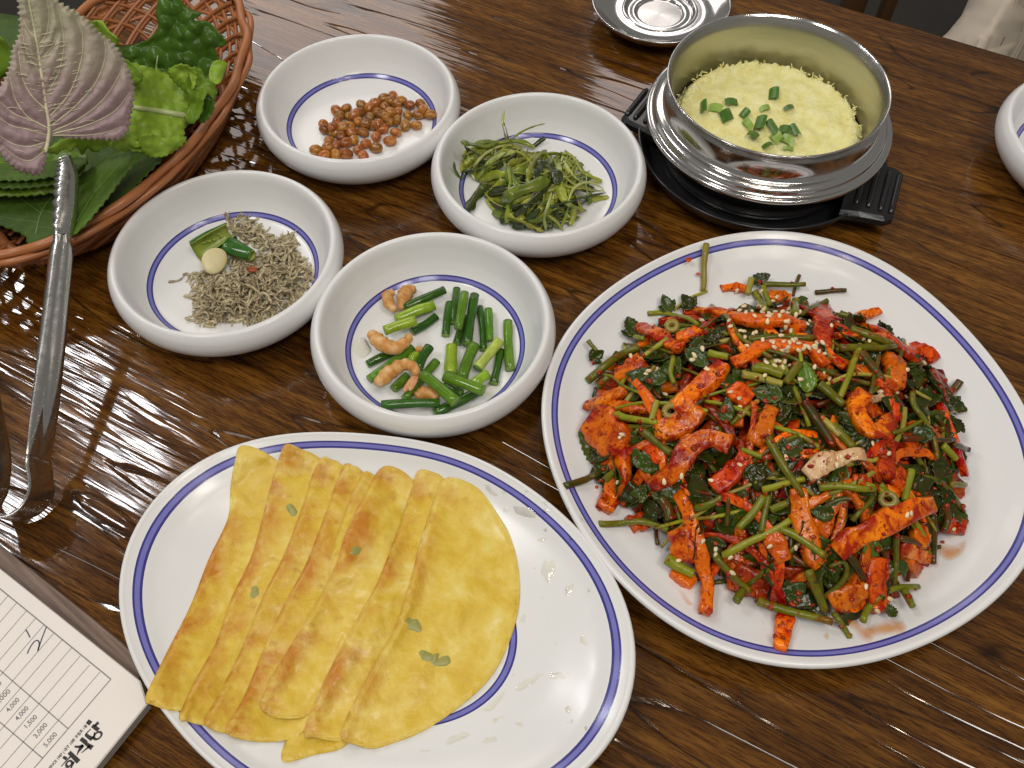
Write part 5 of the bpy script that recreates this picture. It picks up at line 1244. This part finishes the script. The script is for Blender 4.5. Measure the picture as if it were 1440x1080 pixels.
# --- pieces that can be told apart, traced where they lie
STR = [
 ([(900,459),(930,475),(959,490)],19,'o',.003,'bright orange strip at the upper left of the heap'), ([(952,479),(981,464)],16,'o',.002,'short orange strip behind the upper left strip'), ([(961,438),(985,440),(1003,446)],14,'r',.001,None),
 ([(868,531),(886,520),(904,507)],30,'o',.002,'square orange chunk under the thick stem at left'), ([(826,572),(855,563),(883,550)],20,'o',.002,'orange strip meeting the big flat piece at the left edge'),
 ([(838,590),(856,612),(880,632)],50,'o',.001,'big flat sauce-covered piece at the left edge of the heap'), ([(872,630),(872,665),(862,692),(848,716)],27,'o',.0015,'curved red strip hanging down at the left edge'),
 ([(950,577),(975,552),(1000,532),(1018,514)],23,'o',.004,'rough orange strip slanting up to the dark speck'), ([(1030,512),(1068,490),(1101,485),(1138,491),(1162,513)],19,'c',.005,'long arched orange strip strewn with sesame seeds'),
 ([(1032,447),(1064,450),(1101,452),(1132,460)],21,'c',.005,'straight orange strip under the sesame seeds near the top'), ([(1016,405),(1034,402),(1051,406)],13,'o',.001,'short orange strip at the very back of the heap'), ([(1081,416),(1096,417),(1112,421)],19,'o',.002,None),
 ([(1155,431),(1158,460),(1157,490)],27,'r',.002,'upright dark red strip right of the sesame seeds'), ([(1030,545),(1042,555),(1053,564)],28,'r',.002,'red chunk below the arched orange strip'), ([(1149,516),(1163,530)],18,'c',.001,None),
 ([(1200,450),(1220,443),(1237,437)],14,'o',.003,'small orange strip sticking out at the upper right'), ([(1269,495),(1288,491),(1303,497),(1313,508)],20,'r',.002,'bent red strip at the right shoulder of the heap'), ([(1243,504),(1257,515),(1261,542)],24,'c',.003,'tan orange strip standing below the green stems at right'),
 ([(1313,524),(1322,545),(1327,563)],25,'d',.002,'dark red sauce-caked strip at the right edge'), ([(1213,552),(1204,574),(1214,596),(1233,607),(1252,590)],23,'o',.005,'curled hook-shaped orange strip at the right'), ([(1226,561),(1250,557)],11,'p',.003,None),
 ([(1030,624),(1000,616),(970,628),(949,662),(916,682)],25,'o',.007,'large bright orange strip bent like a bow, left of centre'), ([(923,608),(957,597),(983,573)],28,'o',.004,'thick orange strip above the bow-shaped one'), ([(905,626),(925,637),(940,640)],20,'r',.0015,None),
 ([(953,693),(970,723),(979,754),(988,786),(994,823),(993,858)],18,'c',.003,'long carrot strip running down to the plate at the lower left'), ([(955,745),(964,770),(962,787)],34,'o',.002,'orange chunk beside the long carrot strip'), ([(946,801),(974,821)],23,'c',.001,None), ([(886,736),(908,728)],25,'r',.001,'orange piece behind the level stem at the left'),
 ([(1004,688),(1026,666),(1049,640)],21,'r',.004,'red strip slanting below the bow-shaped strip'), ([(1084,575),(1071,606),(1060,624)],19,'c',.004,'orange strip pointing down in the middle of the heap'), ([(1121,686),(1126,717),(1135,750),(1139,776),(1151,796)],23,'c',.003,'wide dark orange carrot strip running down the middle'),
 ([(1134,668),(1155,652),(1180,644),(1214,640)],21,'p',.007,'pale cream strip with a dark green streak, right of centre'), ([(1143,738),(1167,746)],20,'c',.002,None), ([(1084,741),(1092,764),(1104,787)],22,'c',.004,'carrot strip end pointing down below the long bright stem'),
 ([(1174,779),(1200,758),(1226,744),(1272,721),(1311,708)],27,'o',.007,'longest straight orange bar at the lower right'), ([(1249,618),(1243,645),(1238,672)],25,'r',.003,'upright red strip below the hook-shaped one'), ([(1266,660),(1259,683)],19,'r',.003,'small red nub beside the upright red strip'), ([(1198,675),(1222,677)],15,'r',.002,None),
 ([(1327,742),(1343,740),(1358,743)],21,'r',.002,'orange red piece jutting out at the right edge'), ([(1285,742),(1296,762)],23,'o',.002,None), ([(1266,772),(1286,777),(1307,784)],19,'o',.002,None), ([(1234,784),(1231,820),(1238,858)],26,'r',.003,'upright orange red strip at the lower right front'),
 ([(1168,847),(1192,838),(1216,827)],28,'o',.003,'orange piece behind the curled stem at the front'), ([(1186,855),(1218,849)],15,'o',.0015,None), ([(1101,864),(1100,890),(1099,913)],20,'o',.001,'orange strip lying alone across the blue line at the front'), ([(1033,801),(1050,816),(1067,830)],32,'d',.001,None), ([(1063,835),(1079,837)],20,'d',.001,None)]
for pts, w, m, lift, lab in STR:
    q = spline(np.array(pts, float), 13); P = np.array([on_heap(p, lift * 1.2) for p in q])
    strip3(P, w * PXM, w * PXM * (.62 if w < 26 else .5), SM[m], lab or 'sauce-coated orange strip half buried in the salad heap', None, .2)
STE = [
 ([(912,440),(943,442),(981,456)],7,'b','green stem lying across the upper left orange strips'), ([(994,345),(991,375),(987,410)],9,'y','yellowish stem sticking up to the blue line at the back'), ([(826,535),(855,511),(878,496),(900,486)],11,'g','thick stem pointing out to the left over the square chunk'), ([(841,544),(855,530)],9,'g','stub of stem below the thick left stem'),
 ([(852,527),(864,530),(870,538),(885,548),(900,553)],4,'b','hair-thin curled stem at the left'), ([(826,479),(830,486),(837,494)],6,'g',None), ([(948,436),(967,420),(994,411)],5,'y','thin pale stem arched over the upper left leaf'), ([(893,472),(905,477)],7,'b',None), ([(946,503),(945,520),(949,540)],7,'b',None),
 ([(997,498),(1023,501)],10,'b','bright stem stub left of the arched orange strip'), ([(1051,477),(1094,474),(1147,476)],9,'g','level stem between the two seeded orange strips'), ([(1001,429),(1027,451),(1038,474),(1064,492),(1084,503)],7,'g','long stem slanting down past the seeded orange strips'), ([(1060,411),(1075,436)],10,'b','bright stem stub among the sesame seeds'), ([(1071,403),(1083,428)],8,'b',None),
 ([(1058,392),(1053,415)],9,'y',None), ([(1125,387),(1120,402),(1116,415)],5,'k','dark stem pointing straight up at the top of the heap'), ([(1147,411),(1170,408),(1190,409)],7,'k','brown stem pointing right at the top of the heap'), ([(1073,401),(1133,400)],8,'g',None), ([(1120,420),(1118,443)],11,'b',None), ([(1164,422),(1145,432),(1125,442)],7,'g',None),
 ([(1060,514),(1080,517),(1101,527)],13,'b','thick bright stem below the arched orange strip'), ([(1044,527),(1075,533),(1101,541)],10,'y',None), ([(1123,511),(1103,538)],11,'g',None), ([(1155,540),(1170,553),(1186,569)],11,'g',None), ([(1210,485),(1196,520),(1181,557)],8,'b','long pale stem leaning left at the right shoulder'),
 ([(1198,461),(1226,471),(1254,482)],10,'g','green stem near the small orange strip at upper right'), ([(1180,487),(1220,487),(1258,490)],9,'g',None), ([(1234,500),(1231,526),(1224,552)],6,'g','thin upright stem right of the long pale one'), ([(1284,548),(1285,574),(1303,594),(1315,623),(1316,646)],7,'g','long drooping stem at the right edge'), ([(1335,554),(1352,533)],11,'k','broad dark stem end at the right edge'), ([(1180,441),(1198,447)],9,'g',None), ([(1210,496),(1226,516),(1241,537)],11,'k',None),
 ([(841,577),(883,586),(927,595)],9,'b','bright stem crossing the big flat piece at the left'), ([(901,604),(925,622),(947,638)],10,'g','stem sloping to the bow-shaped orange strip'), ([(795,686),(820,677),(844,665)],9,'k','stem reaching out across the blue line at the left'), ([(844,736),(875,737),(908,737),(938,745)],8,'g','level stem pointing left near the blue line'), ([(927,701),(938,714),(944,730)],13,'k',None), ([(923,564),(916,590)],8,'y',None), ([(851,673),(861,665)],10,'g',None),
 ([(1078,614),(1095,643),(1113,671),(1128,697)],10,'g','stem running down the middle of the heap'), ([(1071,688),(1100,681),(1134,675)],8,'b','bright level stem in the middle'), ([(1073,697),(1054,723),(1037,743)],10,'b','bright stem slanting left below the level one'), ([(1080,697),(1074,722),(1071,748)],9,'g',None), ([(1018,781),(1057,759),(1096,742),(1113,731)],9,'b','long bright stem slanting up across the lower middle'),
 ([(980,714),(1000,708),(1019,697)],9,'g',None), ([(1024,693),(1021,737)],6,'k',None), ([(1132,566),(1150,593),(1174,629)],11,'k','thick dark stem right of the middle'), ([(1158,593),(1180,614)],9,'y',None), ([(1152,686),(1190,686),(1229,688)],9,'b','bright level stem under the pale cream strip'), ([(1086,717),(1110,708)],9,'g',None), ([(1095,744),(1131,760),(1162,783)],10,'b','bright stem crossing the carrot strips at the lower middle'), ([(1043,634),(1071,641)],7,'b',None),
 ([(1170,599),(1201,628)],11,'g',None), ([(1253,607),(1275,601),(1296,592)],5,'g',None), ([(1270,616),(1305,617),(1339,618)],8,'k','brownish level stem reaching the right edge'), ([(1340,627),(1364,634)],8,'k','stem tip sticking out over the plate at the right'), ([(1327,627),(1342,645)],9,'b',None), ([(1281,660),(1274,706)],9,'b','pale stem behind the longest orange bar'), ([(1311,723),(1313,757),(1311,791)],8,'k','stem hanging straight down at the lower right'), ([(1257,746),(1261,790)],7,'g',None), ([(1327,708),(1329,728),(1324,745)],9,'k',None), ([(1337,681),(1359,681)],7,'g',None), ([(1263,757),(1285,764),(1307,771)],8,'k',None),
 ([(1006,783),(1030,808),(1057,833)],9,'g','stem sloping down to the plate at the lower left front'), ([(937,786),(955,797),(974,807)],13,'b','thick yellow-green stem beside the orange chunk'), ([(1033,846),(1042,831)],10,'g',None), ([(1065,846),(1098,854),(1127,864),(1171,875)],10,'g','long stem lying along the front of the heap'), ([(1171,862),(1184,878),(1194,896)],7,'g','thin stem pointing at the sauce stain'), ([(1214,871),(1227,844),(1253,829),(1290,827)],8,'b','bright stem curling down onto the plate at the front'), ([(1270,831),(1283,853)],9,'g',None),
 ([(1136,801),(1150,830),(1160,857)],11,'g',None), ([(1192,779),(1205,796),(1216,815)],10,'k',None), ([(1153,847),(1183,821),(1191,801),(1182,790),(1164,799)],6,'g','hooked thin stem at the lower middle'), ([(1260,749),(1262,784),(1258,822)],7,'g',None)]
for pts, w, m, lab in STE:
    q = spline(np.array(pts, float), 12); P = np.array([on_heap(p, .0050 + w * .0001) if hrho(*U(*p, .012)[:2]) < 1.05 or lab is None else U(*p, PZF['R'](*U(*p, .012)[:2])[0] + w * PXM * .5 + .0006) for p in q])
    for i in range(1, len(P) - 1): P[i] = (P[i - 1] + 2 * P[i] + P[i + 1]) / 4
    stem3(P, w * PXM, TM[m], lab or 'thin sauce-stained green stem tangled in the salad heap')
LEA = [(889,461,38,'g','crinkled leaf at the upper left edge of the heap'),(839,500,26,'g','small leaf on the stem at the far left'),(937,427,30,'g','leaf at the back left of the heap'),(967,424,30,'k',None),(922,533,32,'g','pair of leaves left of the arched strip'),(894,541,22,'g',None),(978,503,42,'g','large leaf under two sesame seeds'),(1000,474,34,'k',None),(1133,531,40,'b','glossy bright green leaf square below the sesame seeds'),(1070,392,30,'k','leaf at the very top of the heap'),(1129,425,22,'g',None),(1079,555,38,'g',None),(1347,571,30,'k','pointed leaf tip at the right edge'),(1291,532,34,'k',None),(1254,570,36,'k',None),(847,653,26,'g','leaf at the base of the left stem'),(899,694,24,'g',None),(1022,577,32,'g',None),(1115,630,36,'k','shiny dark leaf in the centre'),(1065,671,38,'k',None),(1156,721,30,'g',None),(1347,720,34,'g','saw-edged leaf tip above the jutting right piece'),(1296,683,38,'k',None),(1223,775,32,'b','smooth green leaf under the longest orange bar'),(1118,831,34,'g',None),(1266,797,28,'g',None),(1249,803,28,'g',None),(1253,859,18,'g','tiny leaf on the plate at the front'),(1004,771,32,'k',None),(1087,810,32,'k',None),(1205,644,20,'k',None),(1340,600,34,'k',None),(1300,560,34,'k',None),(1320,660,36,'k',None)]
for x, y, s, m, lab in LEA:
    p = on_heap((x, y), .0042); nn = hnorm(p) + .5 * (CAM - p) / np.linalg.norm(CAM - p) + RNG.normal(0, .22, 3)
    leaf3(p, nn, RNG.uniform(0, 6.3), s * PXM * 1.0, LM[m], lab or 'small dark wilted herb leaf mixed into the salad heap', .75)
# onion rings
MAT['ring'] = veg('scallion_ring', (.22, .17, .03), (.36, .28, .06), .22, .72)
for x, y, s, lab in ((945, 458, 15, 'brown scallion ring at the upper left of the heap'), (944, 578, 18, 'pale scallion ring above the bow-shaped strip'), (1249, 702, 18, 'brown scallion ring above the longest orange bar')):
    p = on_heap((x, y), .007); n_ = (CAM - p) / np.linalg.norm(CAM - p) + np.array([.3, 0, .3]); t_ = np.cross(n_, [0, 0, 1]); t_ /= np.linalg.norm(t_); b_ = np.cross(n_, t_); b_ /= np.linalg.norm(b_)
    a = np.linspace(0, 2 * math.pi, 25); P = p + (np.outer(np.cos(a), t_) + np.outer(np.sin(a), b_) * .8) * s * PXM / 2
    V, F, _ = sweep(P, .0016, .0009, 6, n_, caps=False, roundend=False); o = tag(mobj('scallion_ring', V, F, MAT['ring']), lab, 'scallion', 'scallion rings in the salad'); heap_objs.append(o)
# --- sesame seeds, dropped on whatever lies on top
bpy.context.view_layer.update()
VV = []; FF = []
for o in heap_objs:
    b = len(VV); mw = o.matrix_world; VV += [mw @ q.co for q in o.data.vertices]; FF += [tuple(i + b for i in f.vertices) for f in o.data.polygons]
bvh = BVHTree.FromPolygons(VV, FF)
t = NT('sesame_seed'); v = t.coords(); t.set(t.vary(t.mix(t.noise(v, 500, 3), (.72, .54, .30), (.82, .68, .44)), .18), .32); t.bump(t.noise(v, 900, 2), .15, .0003); MAT['seed'] = t.m
sp_ = []
for k in range(4):
    V = SPHL[0] * np.array([.00165, .0010, .00065]); V[:, 1] *= 1 - .28 * V[:, 0] / .00165; V[:, 2] += .0002 * n3((k, 1, 2), 1.3); sp_.append(proto('sesame_seed', V, SPHL[1], MAT['seed']))
SD = [(1026,411),(1036,409),(1031,417),(1048,420),(1057,422),(1041,425),(1046,424),(1046,431),(1040,437),(1049,440),(1058,438),(1071,410),(1072,439),(1083,443),(1090,438),(1100,439),(1061,445),(1096,445),(1107,441),(1119,443),(1125,449),(1092,418),(1104,460),(1045,467),(1058,470),(1063,468),(1072,479),(1087,482),(1098,472),(1102,481),(1110,483),(1119,478),(1123,484),(1133,487),(1088,488),(1100,493),(1107,489),(1145,490),(1148,484),(1090,499),(1076,505),(1097,509),(1103,509),(1100,517),(1110,515),(1089,515),(1151,495),(1159,498),(1025,452),(1075,529),(1125,534),(1027,552),(1039,561),(994,520),(976,499),(977,503),(973,507),(988,491),(993,519),(987,451),(1158,524),(1166,533),(1144,488),(1130,490),(1115,480),(908,526),(912,522),(923,520),(874,611),(872,614),(866,678),(1040,654),(1000,676),(1176,654),(1151,679),(1238,551),(1260,553),(1275,520),(1300,510),(1312,515),(1275,485),(1215,475),(1222,480),(988,761),(1082,768),(935,779),(954,789),(1217,825),(1234,858),(1207,664),(1249,638),(1275,724),(1280,722),(1108,452),(1113,466),(1079,452),(1068,432),(1178,453),(1340,744),(1251,842),(1110,853),(958,669),(934,677)]
for k in range(26): SD.append((RNG.uniform(1020, 1170), RNG.uniform(405, 520)))
for k in range(14): SD.append((RNG.uniform(850, 1320), RNG.uniform(440, 820)))
for k, (x, y) in enumerate(SD):
    d = Vector((_fw + _rt * (x - 720) / F_PX - _up * (y - 540) / F_PX)).normalized(); h, nn, i_, ds = bvh.ray_cast(Vector(CAM), d)
    if h is None: continue
    if nn.dot(d) > 0: nn = -nn
    nn = (nn + Vector((0, -.2, .6))).normalized(); q = nn.to_track_quat('Z', 'Y').to_matrix().to_4x4()
    m4 = Matrix.Translation(h + nn * .0006) @ q @ Matrix.Rotation(RNG.uniform(0, 6.3), 4, 'Z') @ Matrix.Scale(float(RNG.uniform(.85, 1.12)), 4)
    inst('sesame_seed', sp_[k % 4], None, None, 1, 'pale sesame seed sprinkled over the red salad heap', 'sesame seed', 'sesame seeds on the salad', m4)
MAT['bits'] = food('wet_chilli_sauce', [(.3, (.20, .010, .001)), (.7, (.42, .045, .003))], 300, .14, 500, .3, .0005, 0)
Vs = []; Fs = []
for k in range(600):
    x, y = RNG.uniform(815, 1355), RNG.uniform(395, 905)
    d = Vector((_fw + _rt * (x - 720) / F_PX - _up * (y - 540) / F_PX)).normalized(); h, nn, i_, ds = bvh.ray_cast(Vector(CAM), d)
    if h is None: continue
    r = RNG.uniform(.0003, .0010); b = len(Vs); sx = RNG.uniform(.6, 1.9, 3)
    Vs += [np.array(h) + q * r * sx * (1 + .8 * n3(q, 1.6, k)) for q in SPHL[0]]; Fs += [tuple(i + b for i in f) for f in SPHL[1]]
tag(mobj('chilli_sauce_bits', Vs, Fs, MAT['bits']), 'wet red chilli sauce bits clinging all over the salad heap', 'chilli sauce', None, 'stuff')
# --- sauce on the plate
t = NT('sauce_stain'); v = t.coords(); at = t.n('ShaderNodeAttribute', attribute_name='cover')
t.set(t.ramp(t.noise(v, 110, 4, .6), [(.35, (.74, .22, .012)), (.65, (.82, .46, .12))]), .16)
t.l(t.math('MULTIPLY', at.outputs['Fac'], t.ramp(t.noise(v, 90, 4, .6), [(.3, (.25,) * 3), (.65, (.92,) * 3)])), t.p.inputs['Alpha']); MAT['stain'] = t.m
zR = lambda x, y: PZF['R'](x, y)[0]
puddle('sauce_stain', [[(1186,866),(1202,868),(1218,878),(1234,874),(1252,868),(1268,872),(1277,881),(1270,892),(1250,894),(1232,896),(1226,905),(1212,902),(1202,890),(1190,880)]], zR, MAT['stain'], .0005, 4, 'orange sauce stain on the plate at the front right of the heap', 'sauce stain')
puddle('sauce_stain', [[(952,826),(962,832),(972,844),(978,852),(968,853),(958,842)]], zR, MAT['stain'], .0004, 3, 'small brownish sauce smear left of the long carrot strip', 'sauce stain')
puddle('sauce_stain', [[(1318,762),(1340,765),(1360,758),(1356,778),(1335,790),(1318,780)]], zR, MAT['stain'], .0003, 4, 'faint orange sauce trace right of the heap', 'sauce stain')
puddle('sauce_stain', [[(1156,893),(1164,888),(1168,896),(1163,902)], [(1070,870), (1074, 872), (1080, 895), (1076, 893)]], zR, MAT['stain'], .0003, 3, 'thin streaky sauce trace at the front of the plate', 'sauce stain')
for x, y, s, lab in ((968, 365, 8, 'red sauce crumb lying alone near the back blue line'), (982, 385, 5, 'red sauce bit on the yellowish stem'), (1326, 762, 4, 'tiny red crumb below the jutting right piece'), (839, 685, 4, 'tiny brown crumb by the left stem')):
    w = U(x, y, .010); w = U(x, y, zR(w[0], w[1]) + .001); V = np.array([w + q * s * PXM * .6 * np.array([1, .9, .5]) * (1 + .5 * n3(q, 2.3, x)) for q in SPH[0]])
    tag(mobj('sauce_crumb', V, SPH[1], SM['r']), lab, 'crumb')

# ------------------------------------------------------------------ beyond the table edge
t = NT('cream_cloth'); v = t.coords(); t.set(t.mix(t.noise(v, 12, 4), (.62, .54, .43), (.54, .46, .36)), .85); t.bump(t.noise(v, 900, 2), .2, .0006); MAT['cloth'] = t.m
CP = [(1318,66),(1334,44),(1352,22),(1374,-8),(1400,-60),(1540,-70),(1500,-10),(1446,34),(1436,52),(1420,76),(1406,92),(1370,92)]
v, F, d = fill(CP, 5)
zz = -.17 + .05 * np.minimum(1, d / 40) ** .6
for k, (x, y) in enumerate(v):
    zz[k] -= .020 * math.exp(-((y - (66 - (x - 1380) * .22)) / 4.5) ** 2) * min(1, max(0, (x - 1365) / 30)); zz[k] += .006 * n3((x * .03, y * .05, 0), 1)
W = Uv(v, zz); F = [f if np.cross(W[f[1]] - W[f[0]], W[f[2]] - W[f[0]])[2] > 0 else f[::-1] for f in F]
W, F = skirted(W, F, np.full(len(v), -.30), None)
tag(mobj('cream_cloth', W, F, MAT['cloth']), 'softly creased cream cloth seen beyond the far right table edge', 'cloth')
t = NT('dark_brown_wood'); v = t.coords((1, 1, .2)); t.set(t.mix(t.noise(v, 60, 4), (.05, .022, .008), (.10, .045, .015)), .4); MAT['chair'] = t.m
for (x0, x1, lab) in ((1234, 1252, 'brown wooden chair leg in the dark beyond the table'), (1180, 1209, 'dark wooden chair back edge just beyond the table')):
    a = U(x0, 22, -.45); b = U(x1, 22, -.45); w = np.linalg.norm(b - a); c = (a + b) / 2
    dd = np.array([0, 1, 0]); V, F, _ = sweep([c + np.array([0, .0, -.28]), c, c + np.array([0, .0, .24])], w / 2, w / 2, 8, (0, 1, 0), 6.0, roundend=False)
    tag(mobj('chair', V, F, MAT['chair']), lab, 'chair')
